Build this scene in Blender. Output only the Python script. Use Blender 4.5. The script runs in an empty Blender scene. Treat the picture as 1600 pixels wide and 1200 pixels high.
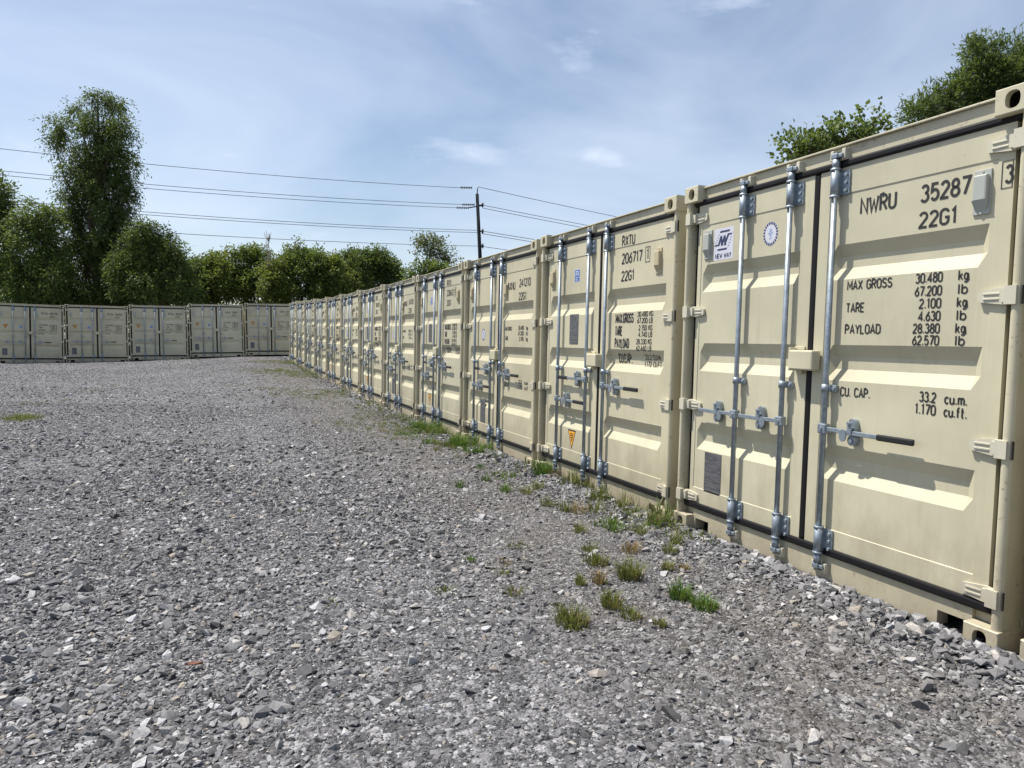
import bpy, bmesh, math, random
import numpy as np
from mathutils import Vector, Matrix

random.seed(7)
rng = np.random.default_rng(11)
scene = bpy.context.scene
COL = scene.collection
R = math.radians

# ------------------------------------------------------------------ camera
CAM_H, PITCH, ROLL, FPX = 1.3974, 0.0598, 0.0209, 1074.7
cd = bpy.data.cameras.new('camera')
cd.sensor_fit = 'HORIZONTAL'; cd.sensor_width = 36.0
cd.lens = 36.0 * FPX / 1600.0
cd.clip_start = 0.05; cd.clip_end = 3000
cam = bpy.data.objects.new('camera', cd); COL.objects.link(cam)
cam.matrix_world = (Matrix.Translation((0, 0, CAM_H)) @ Matrix.Rotation(math.pi / 2 - PITCH, 4, 'X')
                    @ Matrix.Rotation(ROLL, 4, 'Z'))
scene.camera = cam

# ------------------------------------------------------------------ sun and sky
T0 = 0.405                                   # heading of the container row
ROW_D = Vector((-math.sin(T0), math.cos(T0), 0))
ROW_N = Vector((-math.cos(T0), -math.sin(T0), 0))
SUN = (ROW_N * 1.0 + ROW_D * 0.92 + Vector((0, 0, 2.75))).normalized()
SUN_EL = math.asin(SUN.z); SUN_AZ = math.atan2(SUN.x, SUN.y)
sl = bpy.data.lights.new('sun', 'SUN'); sl.energy = 5.0; sl.angle = R(0.55); sl.color = (1.0, 0.95, 0.87)
so = bpy.data.objects.new('sun', sl); COL.objects.link(so)
so.rotation_euler = SUN.to_track_quat('Z', 'Y').to_euler()

world = bpy.data.worlds.new('World'); scene.world = world; world.use_nodes = True
wn, wl = world.node_tree.nodes, world.node_tree.links
for n_ in list(wn): wn.remove(n_)
w_out = wn.new('ShaderNodeOutputWorld'); w_bg = wn.new('ShaderNodeBackground')
w_sky = wn.new('ShaderNodeTexSky'); w_sky.sky_type = 'NISHITA'; w_sky.sun_disc = False
w_sky.sun_elevation = SUN_EL; w_sky.sun_rotation = SUN_AZ
w_sky.altitude = 100; w_sky.air_density = 1.0; w_sky.dust_density = 1.3; w_sky.ozone_density = 0.25
w_tc = wn.new('ShaderNodeTexCoord'); w_map = wn.new('ShaderNodeMapping'); w_map.inputs['Scale'].default_value = (1.0, 1.0, 2.6)
w_map.inputs['Rotation'].default_value = (0.0, R(14), R(78))
w_no = wn.new('ShaderNodeTexNoise'); w_no.inputs['Scale'].default_value = 1.7; w_no.inputs['Detail'].default_value = 7
w_no.inputs['Roughness'].default_value = 0.52; w_no.inputs['Distortion'].default_value = 0.5
w_rp = wn.new('ShaderNodeValToRGB'); w_rp.color_ramp.elements[0].position = 0.38; w_rp.color_ramp.elements[1].position = 0.66
w_rp.color_ramp.elements[0].color = (0.02, 0.02, 0.02, 1); w_rp.color_ramp.elements[1].color = (0.60, 0.60, 0.60, 1)
w_n2 = wn.new('ShaderNodeTexNoise'); w_n2.inputs['Scale'].default_value = 5.5; w_n2.inputs['Detail'].default_value = 6
w_n2.inputs['Roughness'].default_value = 0.55
w_r2 = wn.new('ShaderNodeValToRGB'); w_r2.color_ramp.elements[0].position = 0.62; w_r2.color_ramp.elements[1].position = 0.82
w_r2.color_ramp.elements[1].color = (0.55, 0.55, 0.55, 1)
w_ad = wn.new('ShaderNodeMath'); w_ad.operation = 'ADD'; w_ad.use_clamp = True
w_mx = wn.new('ShaderNodeMix'); w_mx.data_type = 'RGBA'
w_mx.inputs['B'].default_value = (6.2, 6.95, 8.2, 1)        # sunlit thin cloud
wl.new(w_tc.outputs['Generated'], w_map.inputs['Vector'])
wl.new(w_map.outputs['Vector'], w_no.inputs['Vector']); wl.new(w_map.outputs['Vector'], w_n2.inputs['Vector'])
wl.new(w_no.outputs['Fac'], w_rp.inputs['Fac']); wl.new(w_n2.outputs['Fac'], w_r2.inputs['Fac'])
wl.new(w_rp.outputs['Color'], w_ad.inputs[0]); wl.new(w_r2.outputs['Color'], w_ad.inputs[1])
wl.new(w_ad.outputs[0], w_mx.inputs['Factor']); wl.new(w_sky.outputs['Color'], w_mx.inputs['A'])
wl.new(w_mx.outputs['Result'], w_bg.inputs['Color']); wl.new(w_bg.outputs['Background'], w_out.inputs['Surface'])
w_bg.inputs['Strength'].default_value = 0.091

vs = scene.view_settings
vs.view_transform = 'Standard'; vs.look = 'None'; vs.gamma = 1; vs.use_curve_mapping = False; vs.exposure = 0.62
scene.cycles.use_denoising = True
scene.cycles.max_bounces = 6; scene.cycles.transparent_max_bounces = 6

# ------------------------------------------------------------------ helpers
def view_ray(u, v):
    """direction, in the place, of a point of the 1600 x 1200 photograph"""
    a, b = (u - 800) / FPX, (600 - v) / FPX
    c, s = math.cos(ROLL), math.sin(ROLL)
    a, b = a * c - b * s, a * s + b * c
    cp, sp = math.cos(PITCH), math.sin(PITCH)
    return Vector((a, cp + b * sp, -sp + b * cp))

def at(u, v, y):
    d = view_ray(u, v)
    return Vector((0, 0, CAM_H)) + d * (y / d.y)

def tag(o, label=None, category=None, group=None, kind=None):
    if label: o['label'] = label
    if category: o['category'] = category
    if group: o['group'] = group
    if kind: o['kind'] = kind
    return o

def empty(name, loc=(0, 0, 0), rz=0.0):
    o = bpy.data.objects.new(name, None); COL.objects.link(o)
    o.location = loc; o.rotation_euler = (0, 0, rz); o.empty_display_size = 0.2
    return o

def link(name, me, parent=None, loc=None):
    o = bpy.data.objects.new(name, me); COL.objects.link(o)
    if parent: o.parent = parent
    if loc is not None: o.location = loc
    return o

class MB:
    """collects shapes into one mesh"""
    def __init__(self): self.v = []; self.f = []; self.m = []; self.s = []
    def add(self, vs_, fs, mi=0, smooth=False):
        b = len(self.v); self.v += [tuple(p) for p in vs_]
        for f in fs: self.f.append(tuple(b + i for i in f)); self.m.append(mi); self.s.append(smooth)
    def box(self, x0, x1, y0, y1, z0, z1, c=0.0, mi=0):
        if c <= 0:
            v = [(x, y, z) for x in (x0, x1) for y in (y0, y1) for z in (z0, z1)]
            self.add(v, [(0, 1, 3, 2), (4, 6, 7, 5), (0, 4, 5, 1), (2, 3, 7, 6), (0, 2, 6, 4), (1, 5, 7, 3)], mi)
            return
        bm = bmesh.new(); bmesh.ops.create_cube(bm, size=1)
        for q in bm.verts:
            q.co = Vector(((x0 + x1) / 2 + q.co.x * (x1 - x0), (y0 + y1) / 2 + q.co.y * (y1 - y0), (z0 + z1) / 2 + q.co.z * (z1 - z0)))
        bmesh.ops.bevel(bm, geom=bm.edges[:], offset=c, segments=2, affect='EDGES', profile=0.5)
        bm.verts.index_update()
        self.add([q.co for q in bm.verts], [[q.index for q in f.verts] for f in bm.faces], mi); bm.free()
    def tube(self, pts, rad, n=10, mi=0, caps=True, smooth=True):
        pts = [Vector(p) for p in pts]
        rads = rad if isinstance(rad, (list, tuple)) else [rad] * len(pts)
        base = len(self.v); prev = None
        for i, p in enumerate(pts):
            t = (pts[min(i + 1, len(pts) - 1)] - pts[max(i - 1, 0)]).normalized()
            if prev is None:
                a = t.orthogonal().normalized()
            else:
                a = (prev - t * prev.dot(t)).normalized()
            prev = a; b = t.cross(a)
            for k in range(n):
                w = 2 * math.pi * k / n
                self.v.append(tuple(p + (a * math.cos(w) + b * math.sin(w)) * rads[i]))
        for i in range(len(pts) - 1):
            for k in range(n):
                self.f.append((base + i * n + k, base + i * n + (k + 1) % n, base + (i + 1) * n + (k + 1) % n, base + (i + 1) * n + k))
                self.m.append(mi); self.s.append(smooth)
        if caps:
            self.f.append(tuple(base + k for k in reversed(range(n)))); self.m.append(mi); self.s.append(False)
            e = base + (len(pts) - 1) * n
            self.f.append(tuple(e + k for k in range(n))); self.m.append(mi); self.s.append(False)
    def prism(self, poly, y0, y1, mi=0):
        """polygon in x,z pushed along y"""
        n = len(poly)
        v = [(x, y0, z) for x, z in poly] + [(x, y1, z) for x, z in poly]
        f = [tuple(range(n)), tuple(reversed(range(n, 2 * n)))]
        f += [(i, n + i, n + (i + 1) % n, (i + 1) % n) for i in range(n)]
        self.add(v, f, mi)
    def mesh(self, name, mats):
        me = bpy.data.meshes.new(name); me.from_pydata(self.v, [], self.f); 
        for m in (mats if isinstance(mats, (list, tuple)) else [mats]): me.materials.append(m)
        me.polygons.foreach_set('material_index', self.m); me.polygons.foreach_set('use_smooth', self.s)
        bm = bmesh.new(); bm.from_mesh(me); bmesh.ops.recalc_face_normals(bm, faces=bm.faces[:]); bm.to_mesh(me); bm.free()
        me.update(); return me

# ------------------------------------------------------------------ materials
def new_mat(name):
    m = bpy.data.materials.new(name); m.use_nodes = True
    nt = m.node_tree; b = nt.nodes['Principled BSDF']
    return m, nt, b

def simple(name, col, rough=0.5, metal=0.0, spec=0.5):
    m, nt, b = new_mat(name)
    b.inputs['Base Color'].default_value = (*col, 1); b.inputs['Roughness'].default_value = rough
    b.inputs['Metallic'].default_value = metal; b.inputs['Specular IOR Level'].default_value = spec
    return m

def noise(nt, scale, detail=4, rough=0.55, vec=None, sc=None):
    n = nt.nodes.new('ShaderNodeTexNoise'); n.inputs['Scale'].default_value = scale
    n.inputs['Detail'].default_value = detail; n.inputs['Roughness'].default_value = rough
    if vec is not None:
        if sc is not None:
            mp = nt.nodes.new('ShaderNodeMapping'); mp.inputs['Scale'].default_value = sc
            nt.links.new(vec, mp.inputs['Vector']); vec = mp.outputs['Vector']
        nt.links.new(vec, n.inputs['Vector'])
    return n

def ramp(nt, fac, stops):
    r = nt.nodes.new('ShaderNodeValToRGB'); cr = r.color_ramp
    while len(cr.elements) < len(stops): cr.elements.new(0.5)
    for e, (p, c) in zip(cr.elements, stops):
        e.position = p; e.color = (*c, 1) if len(c) == 3 else c
    nt.links.new(fac, r.inputs['Fac']); return r

def mix(nt, fac, a, b, mode='MIX'):
    n = nt.nodes.new('ShaderNodeMix'); n.data_type = 'RGBA'; n.blend_type = mode
    for key, val in (('Factor', fac), ('A', a), ('B', b)):
        if isinstance(val, (int, float)): n.inputs[key].default_value = val
        elif isinstance(val, tuple): n.inputs[key].default_value = (*val, 1) if len(val) == 3 else val
        else: nt.links.new(val, n.inputs[key])
    return n.outputs['Result']

def paint_material(name, col, rusty=0.0):
    m, nt, b = new_mat(name)
    geo = nt.nodes.new('ShaderNodeNewGeometry').outputs['Position']
    big = noise(nt, 1.3, 4, 0.6, geo)
    streak = noise(nt, 5.0, 5, 0.6, geo, (4.0, 4.0, 0.35))
    fine = noise(nt, 60, 3, 0.6, geo)
    dark = tuple(c * 0.86 for c in col); lite = tuple(min(1, c * 1.05) for c in col)
    c1 = ramp(nt, big.outputs['Fac'], [(0.32, dark), (0.62, lite)]).outputs['Color']
    st = ramp(nt, streak.outputs['Fac'], [(0.52, (0, 0, 0)), (0.78, (1, 1, 1))]).outputs['Color']
    stv = nt.nodes.new('ShaderNodeMath'); stv.operation = 'MULTIPLY'; stv.inputs[1].default_value = 0.24
    nt.links.new(st, stv.inputs[0])
    c2 = mix(nt, stv.outputs[0], c1, (0.33, 0.27, 0.18))
    spk = noise(nt, 26, 6, 0.7, geo)
    sp = ramp(nt, spk.outputs['Fac'], [(0.67 - rusty * 0.13, (0, 0, 0)), (0.74 - rusty * 0.11, (1, 1, 1))]).outputs['Color']
    spm = nt.nodes.new('ShaderNodeMath'); spm.operation = 'MULTIPLY'; spm.inputs[1].default_value = 0.35 + rusty * 0.4
    nt.links.new(sp, spm.inputs[0])
    c3 = mix(nt, spm.outputs[0], c2, (0.17, 0.085, 0.035))
    # mud splashed up from the ground, in its own ragged outline
    sepz = nt.nodes.new('ShaderNodeSeparateXYZ'); nt.links.new(geo, sepz.inputs[0])
    spl = noise(nt, 3.0, 6, 0.7, geo, (1.6, 1.6, 0.8))
    mr = nt.nodes.new('ShaderNodeMapRange'); mr.inputs['From Min'].default_value = 0.02; mr.inputs['From Max'].default_value = 0.75
    mr.inputs['To Min'].default_value = 0.34; mr.inputs['To Max'].default_value = -0.22
    nt.links.new(sepz.outputs['Z'], mr.inputs['Value'])
    sad = nt.nodes.new('ShaderNodeMath'); sad.operation = 'ADD'; nt.links.new(spl.outputs['Fac'], sad.inputs[0]); nt.links.new(mr.outputs[0], sad.inputs[1])
    sf = ramp(nt, sad.outputs[0], [(0.44, (0, 0, 0)), (0.88, (0.55, 0.55, 0.55))]).outputs['Color']
    c3 = mix(nt, sf, c3, (0.25, 0.195, 0.135))
    oi = nt.nodes.new('ShaderNodeObjectInfo'); c3 = mix(nt, 1.0, c3, oi.outputs['Color'], 'MULTIPLY')
    nt.links.new(c3, b.inputs['Base Color'])
    rr = ramp(nt, streak.outputs['Fac'], [(0.3, (0.42,) * 3), (0.8, (0.62,) * 3)])
    nt.links.new(rr.outputs['Color'], b.inputs['Roughness'])
    bp = nt.nodes.new('ShaderNodeBump'); bp.inputs['Strength'].default_value = 0.06; bp.inputs['Distance'].default_value = 0.004
    ad = nt.nodes.new('ShaderNodeMath'); ad.operation = 'ADD'
    wav = noise(nt, 7, 2, 0.4, geo)
    nt.links.new(fine.outputs['Fac'], ad.inputs[0]); nt.links.new(wav.outputs['Fac'], ad.inputs[1])
    nt.links.new(ad.outputs[0], bp.inputs['Height']); nt.links.new(bp.outputs['Normal'], b.inputs['Normal'])
    return m

CREAM = paint_material('cream_paint', (0.515, 0.474, 0.332))
CREAM2 = paint_material('cream_paint_frame', (0.50, 0.456, 0.318), 0.6)
CREAM_G = paint_material('cream_paint_hinge', (0.55, 0.515, 0.40), 0.2)
RUBBER = simple('black_rubber', (0.010, 0.009, 0.010), 0.5, 0, 0.22)
BLACKGRIP = simple('black_grip', (0.012, 0.012, 0.013), 0.45)
def ink_material():
    m, nt, b = new_mat('black_stencil_ink')
    geo = nt.nodes.new('ShaderNodeNewGeometry').outputs['Position']
    n = noise(nt, 85, 5, 0.7, geo)
    c = ramp(nt, n.outputs['Fac'], [(0.64, (0.016, 0.015, 0.016)), (0.74, (0.15, 0.135, 0.10))])
    nt.links.new(c.outputs['Color'], b.inputs['Base Color']); b.inputs['Roughness'].default_value = 0.6
    return m
INK = ink_material()
DARK_FILL = simple('dark_floor_and_hole_shade', (0.02, 0.018, 0.016), 0.9)  # near-black puts shade into holes and slots by colour; floor shares it
VENT_G = simple('grey_plastic', (0.36, 0.375, 0.345), 0.5)
VENT_C = simple('tan_plastic', (0.44, 0.38, 0.25), 0.5)
STICK_W = simple('white_vinyl', (0.55, 0.55, 0.62), 0.35)
STICK_N = simple('navy_print', (0.03, 0.035, 0.09), 0.45)
STICK_B = simple('blue_vinyl', (0.03, 0.11, 0.36), 0.4)
STICK_O = simple('orange_vinyl', (0.80, 0.36, 0.03), 0.4)
STICK_BL = simple('pale_blue_vinyl', (0.25, 0.33, 0.48), 0.4)

def galv_material():
    m, nt, b = new_mat('galvanised_steel')
    geo = nt.nodes.new('ShaderNodeNewGeometry').outputs['Position']
    v = noise(nt, 22, 6, 0.75, geo)
    c = ramp(nt, v.outputs['Fac'], [(0.3, (0.20, 0.235, 0.27)), (0.7, (0.38, 0.43, 0.48))])
    nt.links.new(c.outputs['Color'], b.inputs['Base Color'])
    b.inputs['Metallic'].default_value = 0.65; b.inputs['Roughness'].default_value = 0.47
    return m
GALV = galv_material()

def plate_material():
    m, nt, b = new_mat('engraved_plate')
    tc = nt.nodes.new('ShaderNodeTexCoord').outputs['Object']
    n = noise(nt, 1.0, 3, 0.7, tc, (9, 9, 150))
    c = ramp(nt, n.outputs['Fac'], [(0.40, (0.07, 0.07, 0.075)), (0.60, (0.17, 0.17, 0.18))])
    nt.links.new(c.outputs['Color'], b.inputs['Base Color'])
    b.inputs['Metallic'].default_value = 0.3; b.inputs['Roughness'].default_value = 0.45
    return m
PLATE = plate_material()

def leaf_material(name, c_dark, c_mid, c_lite, trans=0.42):
    m, nt, b = new_mat(name)
    at_ = nt.nodes.new('ShaderNodeAttribute'); at_.attribute_name = 'tone'
    c = ramp(nt, at_.outputs['Fac'], [(0.0, c_dark), (0.5, c_mid), (1.0, c_lite)]).outputs['Color']
    nt.links.new(c, b.inputs['Base Color']); b.inputs['Roughness'].default_value = 0.55
    b.inputs['Specular IOR Level'].default_value = 0.3
    tr = nt.nodes.new('ShaderNodeBsdfTranslucent')
    tcol = mix(nt, 0.5, c, tuple(min(1, x * 1.6) for x in (c_lite[0], c_lite[1], c_lite[2] * 0.6)))
    nt.links.new(tcol, tr.inputs['Color'])
    ms = nt.nodes.new('ShaderNodeMixShader'); ms.inputs['Fac'].default_value = trans
    nt.links.new(b.outputs['BSDF'], ms.inputs[1]); nt.links.new(tr.outputs['BSDF'], ms.inputs[2])
    nt.links.new(ms.outputs['Shader'], nt.nodes['Material Output'].inputs['Surface'])
    return m
LEAF_DARK = leaf_material('leaf_dark_green', (0.025, 0.042, 0.014), (0.060, 0.096, 0.026), (0.128, 0.170, 0.046))
LEAF_MID = leaf_material('leaf_mid_green', (0.036, 0.060, 0.018), (0.076, 0.120, 0.030), (0.145, 0.188, 0.048))
LEAF_YEL = leaf_material('leaf_yellow_green', (0.050, 0.080, 0.020), (0.100, 0.142, 0.032), (0.185, 0.215, 0.055))
LEAF_GREY = leaf_material('leaf_grey_green', (0.042, 0.056, 0.026), (0.085, 0.106, 0.048), (0.15, 0.175, 0.08))
WEED = leaf_material('weed_green', (0.075, 0.088, 0.026), (0.125, 0.145, 0.043), (0.22, 0.22, 0.09), 0.3)
WEED_G = leaf_material('weed_bright_green', (0.045, 0.082, 0.016), (0.075, 0.145, 0.025), (0.14, 0.21, 0.05), 0.3)
WEED_D = leaf_material('weed_dry', (0.16, 0.10, 0.05), (0.23, 0.17, 0.08), (0.32, 0.27, 0.15), 0.2)

def bark_material():
    m, nt, b = new_mat('bark')
    geo = nt.nodes.new('ShaderNodeNewGeometry').outputs['Position']
    n = noise(nt, 6, 5, 0.65, geo, (3, 3, 0.6))
    c = ramp(nt, n.outputs['Fac'], [(0.3, (0.035, 0.028, 0.02)), (0.7, (0.13, 0.105, 0.08))])
    nt.links.new(c.outputs['Color'], b.inputs['Base Color']); b.inputs['Roughness'].default_value = 0.9
    return m
BARK = bark_material()
DEADWOOD = simple('dead_wood', (0.19, 0.16, 0.14), 0.9)
POLEWOOD = simple('tarred_pole_wood', (0.016, 0.020, 0.023), 0.9, 0, .15)
WIRE = simple('dark_cable', (0.04, 0.045, 0.06), 0.6)
PORC = simple('dark_insulator', (0.05, 0.055, 0.065), 0.35)

# ------------------------------------------------------------------ where the containers stand
ROW = [(2.279, 2.984, 0.012, 0.403), (1.282, 5.309, 0, 0.405), (.279, 7.632, -.025, .407), (-.729, 9.953, -.038, .410),
       (-1.742, 12.272, -.040, .412), (-2.761, 14.589, -.031, .414), (-3.784, 16.903, -.011, .416), (-4.811, 19.216, .021, .418),
       (-5.842, 21.527, .065, .420), (-6.878, 23.836, .119, .421), (-7.916, 26.144, .185, .423), (-8.958, 28.450, .263, .424),
       (-10.003, 30.755, .352, .426)]           # far bottom corner of each door end, heading
FAR = [(-20.073, 30.73, .068, .62), (-17.982, 32.155, .109, .55), (-15.764, 33.372, .21, .455), (-13.44, 34.371, .368, .36),
       (-11.03, 35.14, .50, .29)]               # right bottom corner of each door end, heading left to right

ctrl = []
for x, y, z, t in ROW:
    for k in (0.3, 1.3, 2.2): ctrl.append((x + math.sin(t) * k, y - math.cos(t) * k, z + 0.012))
    ctrl.append((x + 3 * math.cos(t), y + 3 * math.sin(t), z))
for x, y, z, t in FAR:
    for k in (0.3, 1.3, 2.2): ctrl.append((x - math.cos(t) * k, y - math.sin(t) * k, z + 0.01))
    ctrl.append((x - math.sin(t) * 3, y + math.cos(t) * 3, z))
for x in (-5, -3, -1, 0.5):
    for y in (0, 2, 4, 6): ctrl.append((x, y, 0))
for x, y, z in ((-6, 9, 0), (-9, 9, 0), (-7, 13, -.02), (-11, 15, 0), (-9, 19, .0), (-13, 22, .02), (-16, 26, .03), (-11, 26, .12), (-14, 30, .16), (-22, 27, .02)):
    ctrl.append((x, y, z))
CT = np.array(ctrl)

def ground_z(x, y):
    x = np.atleast_1d(np.asarray(x, float)); y = np.atleast_1d(np.asarray(y, float))
    out = np.empty(x.shape)
    for i0 in range(0, x.size, 20000):
        xs, ys = x[i0:i0 + 20000], y[i0:i0 + 20000]
        d2 = (xs[:, None] - CT[None, :, 0]) ** 2 + (ys[:, None] - CT[None, :, 1]) ** 2
        w = np.exp(-d2 / (2 * 1.5 ** 2)) + 0.002 / (1 + d2) ** 1.2
        out[i0:i0 + 20000] = (w * CT[None, :, 2]).sum(1) / w.sum(1)
    return out + 0.012 * np.sin(x * 1.9 + 0.7 * y) * np.sin(y * 1.3 - 0.4 * x)

def gz(x, y): return float(ground_z([x], [y])[0])

def row_coords(x, y):
    """distance along the row from container 1 and distance out from the door faces (positive = yard side)"""
    ox, oy = ROW[1][0], ROW[1][1]
    dx, dy = x - ox, y - oy
    t = 0.414
    return dx * -math.sin(t) + dy * math.cos(t), dx * -math.cos(t) + dy * -math.sin(t)

# ------------------------------------------------------------------ ground
def dirt_strip(nt, geo, out_col, dirt):
    """earthy fines worn bare along the foot of the row (position measured out from the door faces)"""
    vm = nt.nodes.new('ShaderNodeVectorMath'); vm.operation = 'SUBTRACT'; vm.inputs[1].default_value = (ROW[1][0], ROW[1][1], 0)
    nt.links.new(geo, vm.inputs[0])
    dp = nt.nodes.new('ShaderNodeVectorMath'); dp.operation = 'DOT_PRODUCT'; dp.inputs[1].default_value = (-math.cos(.414), -math.sin(.414), 0)
    nt.links.new(vm.outputs[0], dp.inputs[0])
    mr = nt.nodes.new('ShaderNodeMapRange'); mr.inputs['From Min'].default_value = 0; mr.inputs['From Max'].default_value = 3.0
    nt.links.new(dp.outputs['Value'], mr.inputs['Value'])
    f = ramp(nt, mr.outputs[0], [(0.06, (0, 0, 0)), (0.20, (1, 1, 1)), (0.42, (1, 1, 1)), (0.72, (0, 0, 0))]).outputs['Color']
    n = noise(nt, 1.6, 6, 0.7, geo)
    nf = ramp(nt, n.outputs['Fac'], [(0.36, (0.05, 0.05, 0.05)), (0.66, (0.42, 0.42, 0.42))]).outputs['Color']
    k = nt.nodes.new('ShaderNodeMath'); k.operation = 'MULTIPLY'; nt.links.new(f, k.inputs[0]); nt.links.new(nf, k.inputs[1])
    return mix(nt, k.outputs[0], out_col, dirt)

def gravel_ground_material():
    m, nt, b = new_mat('gravel_bed')
    geo = nt.nodes.new('ShaderNodeNewGeometry').outputs['Position']
    def vor(scale):
        v = nt.nodes.new('ShaderNodeTexVoronoi'); v.inputs['Scale'].default_value = scale
        nt.links.new(geo, v.inputs['Vector']); return v
    v1, v2 = vor(24), vor(62)
    sep1 = nt.nodes.new('ShaderNodeSeparateColor'); nt.links.new(v1.outputs['Color'], sep1.inputs[0])
    sep2 = nt.nodes.new('ShaderNodeSeparateColor'); nt.links.new(v2.outputs['Color'], sep2.inputs[0])
    stops = [(0.0, (0.040, 0.040, 0.042)), (0.4, (0.097, 0.096, 0.101)), (0.75, (0.170, 0.169, 0.177)), (1.0, (0.34, 0.34, 0.35))]
    c1 = ramp(nt, sep1.outputs[0], stops).outputs['Color']; c2 = ramp(nt, sep2.outputs[0], stops).outputs['Color']
    n1 = noise(nt, 9, 3, 0.6, geo)
    f = ramp(nt, n1.outputs['Fac'], [(0.42, (0, 0, 0)), (0.58, (1, 1, 1))]).outputs['Color']
    c = mix(nt, f, c1, c2)
    big = noise(nt, 0.35, 5, 0.6, geo)
    c = mix(nt, 0.75, c, ramp(nt, big.outputs['Fac'], [(0.3, (0.70, 0.69, 0.68)), (0.7, (1.12, 1.12, 1.14))]).outputs['Color'], 'MULTIPLY')
    br = noise(nt, 1.1, 6, 0.65, geo)
    bf = ramp(nt, br.outputs['Fac'], [(0.55, (0, 0, 0)), (0.75, (0.55, 0.55, 0.55))]).outputs['Color']
    c = mix(nt, bf, c, mix(nt, 0.5, c, (0.17, 0.15, 0.12)))
    c = dirt_strip(nt, geo, c, (0.105, 0.090, 0.072))
    nt.links.new(c, b.inputs['Base Color']); b.inputs['Roughness'].default_value = 0.9; b.inputs['Specular IOR Level'].default_value = 0.2
    h = nt.nodes.new('ShaderNodeMath'); h.operation = 'ADD'
    hm = nt.nodes.new('ShaderNodeMath'); hm.operation = 'MULTIPLY'; hm.inputs[1].default_value = 0.45
    nt.links.new(v2.outputs['Distance'], hm.inputs[0])
    nt.links.new(v1.outputs['Distance'], h.inputs[0]); nt.links.new(hm.outputs[0], h.inputs[1])
    bp = nt.nodes.new('ShaderNodeBump'); bp.invert = True; bp.inputs['Strength'].default_value = 1.0; bp.inputs['Distance'].default_value = 0.03
    nt.links.new(h.outputs[0], bp.inputs['Height']); nt.links.new(bp.outputs['Normal'], b.inputs['Normal'])
    return m
GRAVEL_BED = gravel_ground_material()

def axis(lo, hi, step, far):
    a = list(np.arange(lo, hi + step / 2, step)); s = step; p = a[-1]; q = a[0]; post = []; pre = []
    while p < far: s *= 1.35; p += s; post.append(p)
    s = step
    while q > -far: s *= 1.35; q -= s; pre.append(q)
    return np.array(pre[::-1] + a + post)
gx, gy = axis(-26, 6, 0.4, 900), axis(-2, 40, 0.4, 900)
GX, GY = np.meshgrid(gx, gy)
GZ = ground_z(GX.ravel(), GY.ravel())
nx, ny = len(gx), len(gy)
me = bpy.data.meshes.new('ground')
idx = np.arange(nx * ny).reshape(ny, nx)
faces = np.stack([idx[:-1, :-1], idx[:-1, 1:], idx[1:, 1:], idx[1:, :-1]], -1).reshape(-1, 4)
me.from_pydata(np.stack([GX.ravel(), GY.ravel(), GZ], 1).tolist(), [], faces.tolist())
me.polygons.foreach_set('use_smooth', [True] * len(me.polygons)); me.materials.append(GRAVEL_BED)
tag(link('ground', me), kind='structure')

# ------------------------------------------------------------------ shipping containers
W, H, L = 2.438, 2.591, 6.058
FY = 0.062                       # door face, set back behind the corner castings
PY = 0.066                       # pressed panel, a little behind the door rails
GR_A = [(0.626, 0.833), (1.216, 1.425), (1.803, 2.005)]      # pressings of the nearest container and the far row
GR_B = [(0.560, 0.765), (1.185, 1.385), (1.715, 1.931)]      # pressings of the others
GDEP, GSL = 0.034, 0.068
SEAM0, SEAM1 = 0.331, 2.297
DZ0, DZ1 = 0.221, 2.447

def groove_depth(z, GR):
    for a, b in GR:
        if a < z < b: return GDEP * max(0.0, min(1.0, (z - a) / GSL, (b - z) / GSL))
    return 0.0

def casting_mesh(name, hole_h, flip):
    m = MB(); w, d, h = 0.162, 0.178, 0.118
    n = 24; cx, cz = w * 0.52, h * 0.5
    hw, hh = 0.033, hole_h
    outer, inner = [], []
    for k in range(n):
        a = 2 * math.pi * (k + 0.5) / n; c, s = math.cos(a), math.sin(a)
        e = 2.6
        rr = (abs(c / hw) ** e + abs(s / hh) ** e) ** (-1 / e)
        inner.append((cx + rr * c, cz + rr * s))
        k1 = min(((w - cx) if c > 0 else cx) / max(abs(c), 1e-6), (h / 2) / max(abs(s), 1e-6))
        outer.append((cx + k1 * c, cz + k1 * s))
    ch = 0.004
    ring0 = [(min(max(x, ch), w - ch), 0, min(max(z, ch), h - ch)) for x, z in outer]
    v = ring0 + [(x, 0.0, z) for x, z in inner] + [(x, 0.034, z) for x, z in inner]
    f = [(k, (k + 1) % n, n + (k + 1) % n, n + k) for k in range(n)]
    f += [(n + k, n + (k + 1) % n, 2 * n + (k + 1) % n, 2 * n + k) for k in range(n)]
    m.add(v, f)
    # wider cavity behind the thick face, its shade painted near-black
    m.box(cx - hw - 0.012, cx + hw + 0.012, 0.034, 0.12, cz - hh - 0.008, cz + hh + 0.008, 0, 1)
    m.f.pop(-4); m.m.pop(-4); m.s.pop(-4)                # open towards the hole
    # shell
    x0, x1, z0, z1 = 0, w, 0, h
    c0 = [(ch, 0, ch), (w - ch, 0, ch), (w - ch, 0, h - ch), (ch, 0, h - ch)]
    c1 = [(0, ch, 0), (w, ch, 0), (w, ch, h), (0, ch, h)]; c2 = [(0, d, 0), (w, d, 0), (w, d, h), (0, d, h)]
    m.add(c0 + c1 + c2, [(i, (i + 1) % 4, 4 + (i + 1) % 4, 4 + i) for i in range(4)] + [(4 + i, 4 + (i + 1) % 4, 8 + (i + 1) % 4, 8 + i) for i in range(4)] + [(8, 9, 10, 11)])
    return m.mesh(name, [CREAM2, DARK_FILL])
M_CAST = casting_mesh('corner_casting', 0.040, False)
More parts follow.
